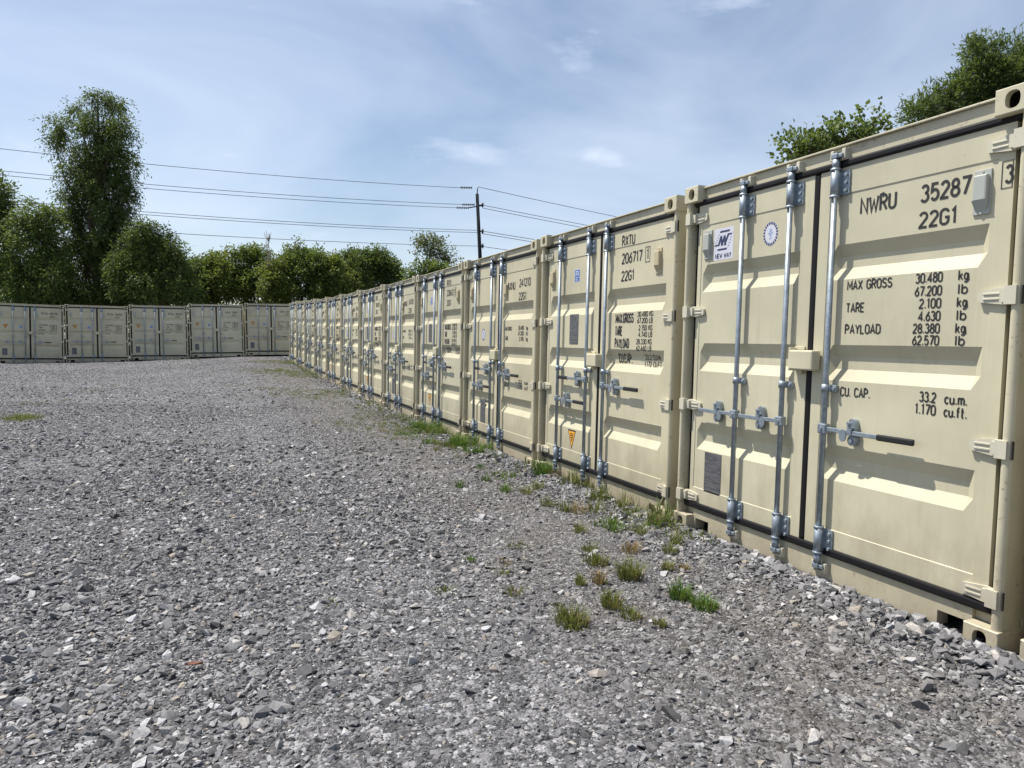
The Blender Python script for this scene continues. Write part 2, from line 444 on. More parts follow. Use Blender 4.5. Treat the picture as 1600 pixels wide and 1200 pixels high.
_m = MB(); _m.box(0, .162, -.178, 0, 0, .118, .005); M_CASTR = _m.mesh('corner_casting_rear', CREAM2)

def post_mesh():
    m = MB()                      # J-section front corner post, rounded outer nose
    prof = []
    for k in range(7):
        a = math.pi + k * (math.pi / 2) / 6
        prof.append((0.006 + 0.026 + 0.026 * math.cos(a), 0.012 + 0.026 + 0.026 * math.sin(a)))
    for k in range(5):
        a = 1.5 * math.pi + k * (math.pi / 2) / 4
        prof.append((0.053 - 0.020 + 0.020 * math.cos(a), 0.012 + 0.026 + 0.026 * math.sin(a)))
    prof += [(0.053, 0.16), (0.006, 0.16)]
    n = len(prof); z0, z1 = 0.118, H - 0.118
    v = [(x, y, z0) for x, y in prof] + [(x, y, z1) for x, y in prof]
    m.add(v, [(i, (i + 1) % n, n + (i + 1) % n, n + i) for i in range(n)] + [tuple(range(n)), tuple(range(n, 2 * n))], 0, False)
    return m.mesh('corner_post', CREAM2)
M_POST = post_mesh()
_m = MB(); _m.box(0.006, .15, -.10, -.004, .118, H - .118, .006); M_POSTR = _m.mesh('corner_post_rear', CREAM2)

_m = MB()
_m.box(.1625, W - .1625, FY + .010, .16, 2.490, 2.568, .004)
_m.box(.1625, W - .1625, FY - .010, .20, 2.568, 2.580, .003)            # rain lip
_m.box(.064, W - .064, FY + .034, .16, 2.44, 2.489, 0)
M_HEAD = _m.mesh('header_rail', CREAM2)

def sill_mesh():
    m = MB(); y = FY + .004
    a, b = .1625, W - .1625
    p0, p1, pz = .185, .335, .098                                        # pocket openings beside the castings
    for x0, x1, z0, z1 in ((a, p0, .018, pz), (p1, W - p1, .018, pz), (W - p0, b, .018, pz), (a, b, pz, .170)):
        m.box(x0, x1, y, y + .008 if z0 < pz else .15, z0, z1, 0)
    m.box(a, p0, y + .008, .15, .018, pz); m.box(W - p0, b, y + .008, .15, .018, pz); m.box(p1, W - p1, y + .008, .15, .018, pz)
    m.box(p0, p1, .22, .225, .018, pz, 0, 1); m.box(W - p1, W - p0, .22, .225, .018, pz, 0, 1)  # near-black sheets paint the shade deep in the pockets
    m.box(.064, a, FY + .03, .16, .12, .169, 0); m.box(b, W - .064, FY + .03, .16, .12, .169, 0)
    return m.mesh('sill', [CREAM2, DARK_FILL])
M_SILL = sill_mesh()

def corrugated(name, kind):
    m = MB(); pts = []
    y = 0.17; ylast = L - 0.17
    while y < ylast - 0.278:
        pts += [(y, 0), (y + .072, 0), (y + .140, 1), (y + .210, 1)]; y += .278
    pts += [(y, 0), (ylast, 0)]
    v = []
    for yy, k in pts:
        if kind == 'side': v += [(0.012 + .036 * k, yy, .16), (0.012 + .036 * k, yy, H - .06)]
        else: v += [(.06, yy, H - .010 - .02 * k), (W - .06, yy, H - .010 - .02 * k)]
    m.add(v, [(2 * i, 2 * i + 1, 2 * i + 3, 2 * i + 2) for i in range(len(pts) - 1)])
    if kind == 'side':
        m.box(.004, .06, .178, L - .178, .03, .165); m.box(.004, .064, .178, L - .178, H - .064, H - .008)
    return m.mesh(name, CREAM)
M_SIDE = corrugated('side_wall', 'side'); M_ROOF = corrugated('roof_panel', 'roof')
_m = MB(); _m.box(.10, W - .10, L - .07, L - .04, .04, H - .02); M_BACK = _m.mesh('end_wall', CREAM)
_m = MB(); _m.box(.06, W - .06, .16, L - .06, .12, .15); M_FLOOR = _m.mesh('floor_deck', DARK_FILL)

def gasket(x0, x1, z0, z1, y0):
    m = MB(); m.box(x0, x1, y0, y0 + .06, z0, z1, .012); return m.mesh('door_gasket', RUBBER)
M_GASK = [gasket(.061, W - .061, 2.4475, 2.4895, FY - .014), gasket(.061, W - .061, .1705, .2205, FY - .014),
          gasket(.0545, .1085, .221, 2.447, FY + .022), gasket(W - .0930, W - .0545, .221, 2.447, FY + .022),
          gasket(1.1965, 1.2405, .2215, 2.4465, FY - .006)]

M_GASK_WIDE = [gasket(.061, W - .061, 2.4375, 2.4895, FY - .016), gasket(.061, W - .061, .1705, .2305, FY - .016), gasket(.0545, .1085, .232, 2.436, FY - .002),
               gasket(W - .0930, W - .0545, .232, 2.436, FY - .002), gasket(1.186, 1.251, .2315, 2.4365, FY - .012)]   # the far row has heavier seals

def door_mesh(x0, x1, g0, g1, GR):
    """pressed steel leaf: flat rails round a panel with three horizontal grooves"""
    xs = [(x0, 0, 0), (g0 - .003, 0, 0), (g0, 1, 0), (g0 + .022, 1, 0), (g0 + .066, 1, 1), (g1 - .066, 1, 1), (g1 - .022, 1, 0), (g1, 1, 0), (g1 + .003, 0, 0), (x1, 0, 0)]
    zs = [(DZ0, 0, 0), (SEAM0, 0, 0), (SEAM0 + .003, 1, 0)]
    for a, b in GR: zs += [(a, 1, 0), (a + GSL, 1, 1), (b - GSL, 1, 1), (b, 1, 0)]
    zs += [(SEAM1 - .003, 1, 0), (SEAM1, 0, 0), (DZ1, 0, 0)]
    m = MB(); v = []
    for z, pz, dz in zs:
        for x, px, dx in xs:
            y = FY + (PY - FY) * min(px, pz) + GDEP * min(dx, dz)
            v.append((x, y, z))
    nxx = len(xs)
    f = []
    for j in range(len(zs) - 1):
        for i in range(nxx - 1):
            a = j * nxx + i
            f.append((a, a + 1, a + nxx + 1, a + nxx))
    m.add(v, f)
    back = FY + .06
    for (xa, za), (xb, zb) in (((x0, DZ0), (x1, DZ0)), ((x1, DZ0), (x1, DZ1)), ((x1, DZ1), (x0, DZ1)), ((x0, DZ1), (x0, DZ0))):
        m.add([(xa, FY, za), (xb, FY, zb), (xb, back, zb), (xa, back, za)], [(0, 1, 2, 3)])
    m.add([(x0, back + .06, DZ0), (x1, back + .06, DZ0), (x1, back + .06, DZ1), (x0, back + .06, DZ1)], [(0, 1, 2, 3)])
    return m.mesh('door', CREAM)
M_DOORS = {k: (door_mesh(.109, 1.196, .150, 1.125, g), door_mesh(1.241, W - .0935, 1.318, 2.268, g)) for k, g in (('A', GR_A), ('B', GR_B))}

def hinge_mesh(right):
    m = MB()
    poly = [(.060, -.036), (.100, -.040), (.205, -.026), (.215, -.018), (.215, .018), (.205, .026), (.100, .040), (.060, .036)]
    m.prism(poly, FY - .016, FY - .001)
    m.prism([(.020, -.042), (.072, -.042), (.072, .042), (.020, .042)], .0035, .04)
    m.prism([(.066, -.030), (.105, -.030), (.105, .030), (.066, .030)], FY - .035, FY - .016)
    for zz in (-.012, .012): m.box(.115, .19, FY - .021, FY - .0162, zz - .005, zz + .005, .002)
    m.box(.0008, .0058, .018, .030, -.042, .042, 0, 1)                   # dark strip standing in for the shade of a pin slot
    me = m.mesh('hinge', [CREAM_G, DARK_FILL])
    if right:
        for v_ in me.vertices: v_.co.x = W - v_.co.x
        me.flip_normals()
    return me
M_HINGE = (hinge_mesh(False), hinge_mesh(True))
HINGE_Z = (.262, .958, 1.660, 2.355)

RODY = FY - .035
def rod_mesh():
    m = MB()
    m.tube([(0, RODY, .12), (0, RODY, 2.49)], .0165, 14)
    for s, zc in ((1, 2.512), (-1, .105)):                                # forged cam ends
        m.box(-.024, .020, RODY - .020, RODY + .022, zc - .016, zc + .016, .006)
        m.box(.012, .046, RODY - .010, RODY + .030, zc - .012, zc + .012, .005)
        m.tube([(0, RODY, zc - s * .07), (0, RODY, zc - s * .02)], .022, 12)
        m.box(-.030, -.012, RODY + .004, FY + .02, zc - .020, zc + .020, .004)
    return m.mesh('locking_rod', GALV)
M_ROD = rod_mesh()
def keeper_mesh():
    m = MB()                                                              # cam keeper welded on header or sill
    m.box(-.050, -.026, RODY + .005, FY + .014, -.030, .030, .004); m.box(.030, .056, RODY + .005, FY + .014, -.030, .030, .004)
    m.box(-.050, .056, RODY + .020, FY + .014, -.034, -.022, .003)
    return m.mesh('cam_keeper', CREAM_G)
M_KEEP = keeper_mesh()

def bracket_mesh():
    m = MB()
    m.tube([(0, RODY, -.078), (0, RODY, .078)], .0255, 14)
    m.box(.0, .078, FY - .010, FY - .0015, -.070, .070, .003)
    m.box(-.024, .024, RODY, FY - .004, -.066, .066, .004)
    for zz in (-.045, 0, .045):
        m.tube([(.058, FY - .022, zz), (.058, FY - .008, zz)], .010, 8)
    m.tube([(0, RODY, .070), (0, RODY, .084)], .029, 14); m.tube([(0, RODY, -.084), (0, RODY, -.070)], .029, 14)
    return m.mesh('rod_bracket', GALV)
M_BRACK = bracket_mesh()
_m = MB(); _m.tube([(0, RODY, -.022), (0, RODY, .022)], .0235, 14); _m.box(.0, .062, FY - .02, FY + .003, -.02, .02, .003)
_m.box(-.006, .03, RODY, FY - .004, -.018, .018, .003); _m.tube([(.048, FY - .03, 0), (.048, FY - .018, 0)], .010, 8)
M_GUIDE = _m.mesh('rod_guide', GALV)

def handle_mesh(sx):
    m = MB(); y = RODY - .004
    m.box(-.026, .030, RODY - .024, RODY + .022, -.030, .030, .007)                 # hub on the rod
    m.tube([(0, RODY - .030, 0), (0, RODY - .02, 0)], .011, 8)
    pts = [(.025, y, 0), (.11, y - .003, -.002), (.20, y - .002, -.003), (.375, y, -.005)]
    for (xa, ya, za), (xb, yb, zb) in zip(pts[:-1], pts[1:]):
        m.box(xa, xb + .004, min(ya, yb) - .006, max(ya, yb) + .006, za - .013, za + .013, .003)
    # catch plate with a swinging keeper, screwed to the door
    m.prism([(.190 + .026 * math.cos(t_), .045 + .032 * math.sin(t_)) for t_ in [math.pi * k / 8 for k in range(9)]] + [(.164, -.02), (.216, -.02)], y + .010, PY + .001)
    m.prism([(.150 + .024 * math.cos(t_), -.022 + .036 * math.sin(t_)) for t_ in [2 * math.pi * k / 12 for k in range(12)]], y - .014, y - .007)
    m.prism([(.196 + .026 * math.cos(t_), -.046 + .030 * math.sin(t_)) for t_ in [2 * math.pi * k / 12 for k in range(12)]], y + .004, PY + .001)
    m.box(.176, .206, y - .014, y - .007, -.018, .058, .003); m.box(.176, .206, y - .012, y + .012, .016, .030, .003)
    m.tube([(.190, y - .022, .052), (.190, y - .010, .052)], .010, 8); m.tube([(.196, y - .006, -.048), (.196, y + .006, -.048)], .011, 8)
    me = m.mesh('handle', GALV)
    if sx < 0:
        for v_ in me.vertices: v_.co.x *= -1
        me.flip_normals()
    return me
M_HAND = {1: handle_mesh(1), -1: handle_mesh(-1)}
def grip_mesh(sx):
    m = MB(); y = RODY - .004
    x0, x1 = sorted((sx * .362, sx * .580)); m.box(x0, x1, y - .011, y + .011, -.022, .013, .008)
    return m.mesh('handle_grip', BLACKGRIP)
M_GRIP = {1: grip_mesh(1), -1: grip_mesh(-1)}

def lockbox_mesh():
    m = MB()
    m.box(1.128, 1.312, FY - .078, FY - .007, 1.268, 1.390, .010)
    m.box(1.112, 1.127, FY - .064, FY - .003, 1.262, 1.405, .003); m.box(1.112, 1.19, FY - .012, FY - .002, 1.391, 1.414, .003)
    m.tube([(1.3112, FY - .04, 1.335), (1.3145, FY - .04, 1.335)], .016, 14)
    m.box(1.145, 1.19, FY - .03, FY - .004, 1.246, 1.267, .004)
    return m.mesh('lock_box', CREAM)
M_LOCK = lockbox_mesh()

def vent_mesh(mat):
    m = MB()
    m.box(-.040, .040, FY - .004, PY + .002, -.105, .105, .002)
    m.box(-.033, .033, PY - .032, PY, -.045, .080, .008)
    m.add([(-.033, PY - .032, -.040), (.033, PY - .032, -.040), (.026, PY - .006, -.092), (-.026, PY - .006, -.092), (-.033, PY, -.04), (.033, PY, -.04)],
          [(0, 1, 2, 3), (0, 3, 4), (1, 5, 2)])
    for zz in (-.098, .095): m.tube([(0, FY - .008, zz), (0, FY - .003, zz)], .006, 8)
    return m.mesh('vent', mat)
M_VENT = {'g': vent_mesh(VENT_G), 'c': vent_mesh(VENT_C)}
_m = MB(); _m.box(-.090, .090, PY - .004, PY + .001, -.150, .150, .001); M_PLATE = _m.mesh('data_plate', PLATE)

# ---- lettering: narrow stroke letters, flat print that follows the pressed panel
def arc(cx, cy, rx, ry, a0, a1, n=9):
    return [(cx + rx * math.cos(R(a0 + (a1 - a0) * k / n)), cy + ry * math.sin(R(a0 + (a1 - a0) * k / n))) for k in range(n + 1)]
def ell(cx, cy, rx, ry): return arc(cx, cy, rx, ry, 90, 450, 16)[:-1] + ['loop']
_o = arc(.25, .76, .25, .24, 180, 0, 8) + arc(.25, .24, .25, .24, 0, -180, 8) + ['loop']
GLYPH = {
 '0': (.5, [_o]), 'O': (.5, [_o]), '1': (.32, [[(.04, .80), (.20, 1), (.20, 0)]]),
 '2': (.5, [arc(.25, .74, .24, .26, 165, -30, 10) + [(.01, .03), (.01, 0), (.5, 0)]]),
 '3': (.5, [arc(.24, .76, .22, .24, 155, -85, 9), arc(.24, .27, .25, .27, 85, -155, 10)]),
 '4': (.54, [[(.40, 0), (.40, 1), (.0, .27), (.54, .27)]]),
 '5': (.5, [[(.46, 1), (.07, 1), (.04, .54)] + arc(.25, .32, .245, .32, 120, -150, 9)]),
 '6': (.5, [[(.40, 1), (.06, .46)], ell(.25, .30, .24, .30)]), '7': (.5, [[(0, 1), (.5, 1), (.18, 0)]]),
 '8': (.5, [ell(.25, .76, .20, .24), ell(.25, .265, .25, .265)]), '9': (.5, [[(.10, 0), (.44, .54)], ell(.25, .70, .24, .30)]),
 'A': (.54, [[(0, 0), (.27, 1), (.54, 0)], [(.10, .32), (.44, .32)]]),
 'B': (.5, [[(0, 0), (0, 1), (.25, 1)] + arc(.25, .77, .2, .23, 90, -90, 7) + [(.02, .54)], [(.25, .54)] + arc(.25, .27, .24, .27, 90, -90, 7) + [(.02, 0)]]),
 'C': (.5, [arc(.25, .76, .25, .24, 10, 180, 7) + arc(.25, .24, .25, .24, 180, 350, 7)]),
 'D': (.5, [[(0, 0), (0, 1), (.22, 1)] + arc(.22, .72, .28, .28, 80, 0, 5) + arc(.22, .28, .28, .28, 0, -80, 5) + [(.22, 0), (.02, 0)]]),
 'E': (.46, [[(.46, 1), (0, 1), (0, 0), (.46, 0)], [(.02, .52), (.38, .52)]]), 'F': (.46, [[(.46, 1), (0, 1), (0, 0)], [(.02, .52), (.38, .52)]]),
 'G': (.5, [arc(.25, .76, .25, .24, 10, 180, 7) + arc(.25, .24, .25, .24, 180, 360, 7) + [(.5, .46), (.28, .46)]]),
 'I': (.1, [[(.05, 0), (.05, 1)]]), 'K': (.5, [[(0, 0), (0, 1)], [(.48, 1), (.03, .42)], [(.18, .58), (.5, 0)]]), 'L': (.44, [[(0, 1), (0, 0), (.44, 0)]]),
 'M': (.62, [[(0, 0), (0, 1), (.31, .30), (.62, 1), (.62, 0)]]), 'N': (.52, [[(0, 0), (0, 1), (.52, 0), (.52, 1)]]),
 'P': (.5, [[(0, 0), (0, 1), (.25, 1)] + arc(.25, .75, .24, .25, 90, -90, 8) + [(.02, .50)]]),
 'R': (.5, [[(0, 0), (0, 1), (.25, 1)] + arc(.25, .75, .24, .25, 90, -90, 8) + [(.02, .50)], [(.24, .48), (.5, 0)]]),
 'S': (.5, [arc(.25, .76, .23, .24, 20, 265, 9) + arc(.25, .265, .25, .265, 85, -160, 9)]),
 'T': (.5, [[(0, 1), (.5, 1)], [(.25, .96), (.25, 0)]]), 'U': (.5, [[(0, 1)] + arc(.25, .25, .25, .25, 180, 360, 8) + [(.5, 1)]]),
 'W': (.70, [[(0, 1), (.17, 0), (.35, .75), (.53, 0), (.70, 1)]]), 'X': (.5, [[(0, 0), (.5, 1)], [(0, 1), (.5, 0)]]), 'Y': (.5, [[(0, 1), (.25, .45), (.5, 1)], [(.25, .45), (.25, 0)]]),
 '.': (.1, [[(.05, 0), (.05, .11)]]), ' ': (.28, []),
 'k': (.4, [[(0, 0), (0, 1)], [(.37, .66), (.03, .26)], [(.15, .40), (.4, 0)]]), 'l': (.1, [[(.05, 0), (.05, 1)]]),
 'g': (.42, [ell(.21, .34, .20, .33), [(.42, .68), (.42, -.10)] + arc(.22, -.10, .20, .16, 0, -150, 6)]), 'b': (.42, [[(0, 0), (0, 1)], ell(.21, .33, .21, .33)]),
 'c': (.38, [arc(.21, .33, .20, .33, 40, 320, 9)]), 'u': (.4, [[(0, .66)] + arc(.2, .2, .2, .2, 180, 360, 6), [(.4, .66), (.4, 0)]]),
 'm': (.6, [[(0, 0), (0, .66)], [(0, .42)] + arc(.15, .46, .15, .2, 180, 0, 6) + [(.30, 0)], [(.30, .42)] + arc(.45, .46, .15, .2, 180, 0, 6) + [(.60, 0)]]),
 'f': (.32, [arc(.28, .80, .16, .20, 80, 180, 5) + [(.12, 0)], [(0, .64), (.30, .64)]]), 't': (.32, [[(.12, 1), (.12, .12)] + arc(.24, .14, .12, .14, 190, 280, 4), [(0, .66), (.30, .66)]])}

def ribbon(line, hw, verts, faces):
    loop = line[-1] == 'loop'
    p = [Vector(q) for q in (line[:-1] if loop else line)]; n = len(p); b = len(verts)
    for i in range(n):
        a = p[i] - p[i - 1] if (i > 0 or loop) else p[1] - p[0]
        c = p[(i + 1) % n] - p[i] if (i < n - 1 or loop) else p[-1] - p[-2]
        a, c = a.normalized(), c.normalized(); t = a + c
        t = t.normalized() if t.length > .3 else c
        nrm = Vector((-t.y, t.x)); k = hw / max(.45, abs(nrm.dot(Vector((-c.y, c.x)))))
        verts += [p[i] + nrm * k, p[i] - nrm * k]
    for i in range(n if loop else n - 1):
        j = (i + 1) % n; faces.append((b + 2 * i, b + 2 * i + 1, b + 2 * j + 1, b + 2 * j))

def panel_y(x, z, GR, g1=2.268):
    if z > SEAM1 or z < SEAM0 or x > g1: return FY
    return PY + groove_depth(z, GR)

def text_mesh(lines, mat=INK, frame=None, GR=GR_B, weight=.142):
    """lines: (text, x_left, z_base, width, cap_height)"""
    verts, faces = [], []
    bends = sorted({z for a, b in GR for z in (a, a + GSL, b - GSL, b)})
    for s, x, z, w, h in lines:
        adv = 0.0; place = []
        for ch in s: place.append(adv); adv += GLYPH[ch][0] + .20
        adv -= .20; sx = (w - weight * h) / adv
        v2, f2 = [], []
        for ch, x0 in zip(s, place):
            for ln in GLYPH[ch][1]:
                ribbon([q if q == 'loop' else (x + weight * h / 2 + (x0 + q[0]) * sx, z + weight * h / 2 + q[1] * h * (1 - weight)) for q in ln], h * weight / 2, v2, f2)
        bm = bmesh.new()
        bv = [bm.verts.new((q.x, 0, q.y)) for q in v2]
        for f in f2: bm.faces.new([bv[i] for i in f])
        for zb in bends:
            if z - h * .4 < zb < z + h * 1.2:
                bmesh.ops.bisect_plane(bm, geom=bm.verts[:] + bm.edges[:] + bm.faces[:], plane_co=(0, 0, zb), plane_no=(0, 0, 1))
        bm.verts.index_update(); b = len(verts)
        for q in bm.verts: verts.append((q.co.x, panel_y(q.co.x, q.co.z, GR) - .0018, q.co.z))
        for f in bm.faces: faces.append([b + q.index for q in f.verts])
        bm.free()
    for x0, x1, z0, z1, t in (frame or []):
        for a0, a1, b0, b1 in ((x0, x1, z0, z0 + t), (x0, x1, z1 - t, z1), (x0, x0 + t, z0 + t, z1 - t), (x1 - t, x1, z0 + t, z1 - t)):
            b = len(verts); yy = panel_y((x0 + x1) / 2, (z0 + z1) / 2, GR) - .0018
            verts += [(a0, yy, b0), (a1, yy, b0), (a1, yy, b1), (a0, yy, b1)]; faces.append([b, b + 1, b + 2, b + 3])
    m_ = bpy.data.meshes.new('stencil_text'); m_.from_pydata(verts, [], faces); m_.materials.append(mat); m_.update()
    for p in m_.polygons:
        if p.normal.y > 0: p.flip()
    return m_

def flat(polys, mats, y):
    """thin printed sheet: list of (polygon in x,z, material index, layer)"""
    m = MB()
    for poly, mi, lay in polys: m.prism(poly, y - .0006 * (lay + 1), y - .0006 * lay if lay else y, mi)
    return m.mesh('sticker', mats)

def rect(x0, x1, z0, z1): return [(x0, z0), (x1, z0), (x1, z1), (x0, z1)]

def logo_sticker():
    p = [(rect(.285, .487, 2.025, 2.250), 0, 0)]
    def q(pts): return [(.285 + .202 * a, 2.025 + .225 * b) for a, b in pts]
    p += [(q([(.28, .86), (.78, .86), (.82, .92), (.32, .92)]), 1, 1), (q([(.17, .30), (.66, .30), (.70, .36), (.21, .36)]), 1, 1)]
    p += [(q([(.02, .45), (.20, .45), (.235, .50), (.05, .50)]), 1, 1), (q([(.70, .75), (.90, .75), (.94, .80), (.735, .80)]), 1, 1)]
    for a in ((.18, .45, .32, .76), (.36, .45, .50, .76), (.50, .45, .70, .80)):
        p.append((q([(a[0], a[1]), (a[0] + .10, a[1]), (a[2] + .10, a[3]), (a[2], a[3])]), 1, 1))
    for a in ((.32, .76, .37, .45), (.50, .76, .55, .45)):
        p.append((q([(a[0], a[1]), (a[2], a[3]), (a[2] + .09, a[3]), (a[0] + .09, a[1])]), 1, 2))
    for k in range(4):
        t0, t1 = k / 4 + .04, k / 4 + .17
        def sd(x0, t): return x0 + .10 * t
        p.append((q([(.06 + .2 * t0, .52 + .33 * t0), (.09 + .2 * t0, .52 + .33 * t0), (.09 + .2 * t1, .52 + .33 * t1), (.06 + .2 * t1, .52 + .33 * t1)]), 1, 1))
        p.append((q([(.72 + .17 * t0, .38 + .35 * t0), (.75 + .17 * t0, .38 + .35 * t0), (.75 + .17 * t1, .38 + .35 * t1), (.72 + .17 * t1, .38 + .35 * t1)]), 1, 1))
    return flat(p, [STICK_W, STICK_N], PY)

def seal_sticker(cx, cz, rx, rz, n=22):
    p = [([(cx + rx * math.cos(2 * math.pi * k / 40), cz + rz * math.sin(2 * math.pi * k / 40)) for k in range(40)], 0, 0)]
    for k in range(n):
        a0, a1 = 2 * math.pi * (k + .12) / n, 2 * math.pi * (k + .80) / n
        o, i = 0.98, 0.76
        p.append(([(cx + rx * i * math.cos(a0), cz + rz * i * math.sin(a0)), (cx + rx * i * math.cos(a1), cz + rz * i * math.sin(a1)),
                   (cx + rx * o * math.cos(a1), cz + rz * o * math.sin(a1)), (cx + rx * o * math.cos(a0), cz + rz * o * math.sin(a0))], 1, 1))
    for a, b, r0 in ((0, .28, .16), (-.2, .05, .10), (.22, .05, .10), (0, -.1, .13), (-.05, -.38, .09), (.12, -.34, .07), (.0, .08, .07)):
        p.append(([(cx + rx * (a + r0 * math.cos(t)), cz + rz * (b + r0 * math.sin(t))) for t in [2 * math.pi * k / 8 for k in range(8)]], 2, 1))
    return flat(p, [STICK_W, STICK_N, STICK_BL], PY)

def blue_sticker(x0, x1, z0, z1):
    w, h = x1 - x0, z1 - z0
    p = [(rect(x0, x1, z0, z1), 0, 0), (rect(x0 + w * .06, x1 - w * .06, z0 + h * .05, z1 - h * .05), 1, 1)]
    def q(a, b, c, d): return rect(x0 + w * a, x0 + w * c, z0 + h * b, z0 + h * d)
    for r_ in ((.22, .46, .34, .86), (.34, .78, .66, .86), (.62, .46, .74, .86), (.34, .60, .62, .66), (.22, .32, .78, .37), (.22, .20, .62, .25), (.22, .11, .70, .15)):
        p.append((q(*r_), 0, 2))
    return flat(p, [STICK_W, STICK_B], PY)

def warning_sticker(x0, x1, z0, z1):
    cx = (x0 + x1) / 2; h = z1 - z0
    def tri(k): return [(cx - (x1 - x0) / 2 * k, z1 - h * (1 - k) * .35), (cx, z0 + h * (1 - k) * .65), (cx + (x1 - x0) / 2 * k, z1 - h * (1 - k) * .35)]
    p = [(tri(1.0)[::-1], 1, 0), (tri(.80)[::-1], 0, 1)]
    w = (x1 - x0)
    for a, b in ((.80, .22), (.71, .20), (.62, .17), (.53, .13), (.44, .09)):
        p.append((rect(cx - w * b, cx + w * b, z0 + h * a - h * .025, z0 + h * a + h * .022), 1, 2))
    return flat(p, [STICK_O, INK], PY)

def write_c1():
    D = []
    D.append(('NWRU', [('NWRU', 1.524, 2.158, .228, .094)]))
    D.append(('num', [('35287', 1.886, 2.158, .262, .094)]))
    D.append(('t', [('22G1', 1.884, 2.028, .206, .086)]))
    D.append(('chk', [('3', 2.302, 2.172, .042, .088)], [(2.288, 2.339, 2.152, 2.278, .004)]))
    for s, x, z, w in (('MAX GROSS', 1.463, 1.738, .289), ('TARE', 1.462, 1.610, .124), ('PAYLOAD', 1.461, 1.488, .235), ('CU. CAP.', 1.451, 1.128, .20)):
        D.append((s, [(s, x, z, w, .056)]))
    for s, z, u in (('30.480', 1.747, 'kg'), ('67.200', 1.680, 'lb'), ('2.100', 1.616, 'kg'), ('4.630', 1.552, 'lb'), ('28.380', 1.489, 'kg'), ('62.570', 1.428, 'lb')):
        x = 1.884 if len(s) == 6 else 1.911
        D.append((s, [(s, x, z, 2.032 - x, .053)])); D.append((u, [(u, 2.11, z, .052, .053)]))
    D.append(('33.2', [('33.2', 1.941, 1.137, .093, .056)])); D.append(('m', [('cu.m.', 2.075, 1.137, .118, .056)]))
    D.append(('1.170', [('1.170', 1.920, 1.073, .116, .056)])); D.append(('f', [('cu.ft.', 2.075, 1.073, .120, .056)]))
    return [text_mesh(d[1], INK, d[2] if len(d) > 2 else None, GR_A) for d in D]

def write_block_a(code, num, chk):
    """stacked owner code, number, type; capitals block below"""
    return [text_mesh([(code, 1.572, 2.301, .21, .092)]), text_mesh([(num, 1.570, 2.142, .325, .098), (chk, 1.958, 2.148, .032, .092)], INK, [(1.938, 2.008, 2.125, 2.256, .005)]),
            text_mesh([('22G1', 1.568, 1.990, .212, .094)]),
            text_mesh([('MAX.GROSS', 1.492, 1.618, .298, .088), ('TARE', 1.490, 1.505, .125, .088), ('PAYLOAD', 1.490, 1.395, .24, .088), ('CU.CAP.', 1.520, 1.262, .225, .086)]),
            text_mesh([('30.480 KG', 1.846, 1.668, .235, .048), ('67.200 LB', 1.846, 1.612, .230, .048), ('2.150 KG', 1.870, 1.550, .205, .048), ('4.740 LB', 1.870, 1.494, .205, .048),
                       ('28.330 KG', 1.840, 1.432, .230, .048), ('62.460 LB', 1.840, 1.374, .230, .048), ('33.2 CU.M.', 1.940, 1.300, .235, .048), ('1.172 CU.FT.', 1.930, 1.242, .260, .048)])]

def write_block_b(code, num):
    """owner code and number on one line; small block, second block low"""
    return [text_mesh([(code, 1.489, 2.08, .23, .10), (num, 1.837, 2.10, .325, .10), ('22G1', 1.827, 1.945, .225, .095)]),
            text_mesh([('MAX GROSS', 1.430, 1.585, .21, .050), ('TARE', 1.430, 1.465, .10, .050)]),
            text_mesh([('30.480', 1.83, 1.590, .165, .052), ('kg', 2.06, 1.590, .05, .05), ('67.200', 1.83, 1.525, .165, .052), ('lb', 2.06, 1.525, .05, .05), ('2.185', 1.86, 1.460, .135, .05), ('kg', 2.06, 1.46, .05, .05)]),
            text_mesh([('CU.CAP.', 1.43, .885, .17, .055), ('33.2', 1.87, .945, .10, .05), ('cu.m.', 2.04, .945, .11, .05), ('1.172', 1.85, .882, .13, .05), ('cu.ft.', 2.04, .882, .12, .05)])]

def write_block_far(code, num):
    return [text_mesh([(code, 1.62, 2.145, .24, .095), (num, 1.93, 2.145, .28, .095), ('22G1', 1.90, 2.015, .21, .085)], GR=GR_A),
            text_mesh([('MAX GROSS', 1.52, 1.655, .33, .062), ('TARE', 1.52, 1.545, .13, .062), ('PAYLOAD', 1.52, 1.44, .24, .062), ('CU.CAP.', 1.52, 1.275, .2, .062)], GR=GR_A),
            text_mesh([('30.480 kg', 1.90, 1.655, .27, .055), ('67.200 lb', 1.90, 1.595, .27, .055), ('2.180 kg', 1.94, 1.535, .23, .055), ('4.806 lb', 1.94, 1.475, .23, .055),
                       ('28.300 kg', 1.90, 1.425, .27, .04), ('33.2 cu.m', 1.90, 1.290, .27, .05)], GR=GR_A)]

ONE = {}
def once(key, fn):
    if key not in ONE: ONE[key] = fn()
    return ONE[key]

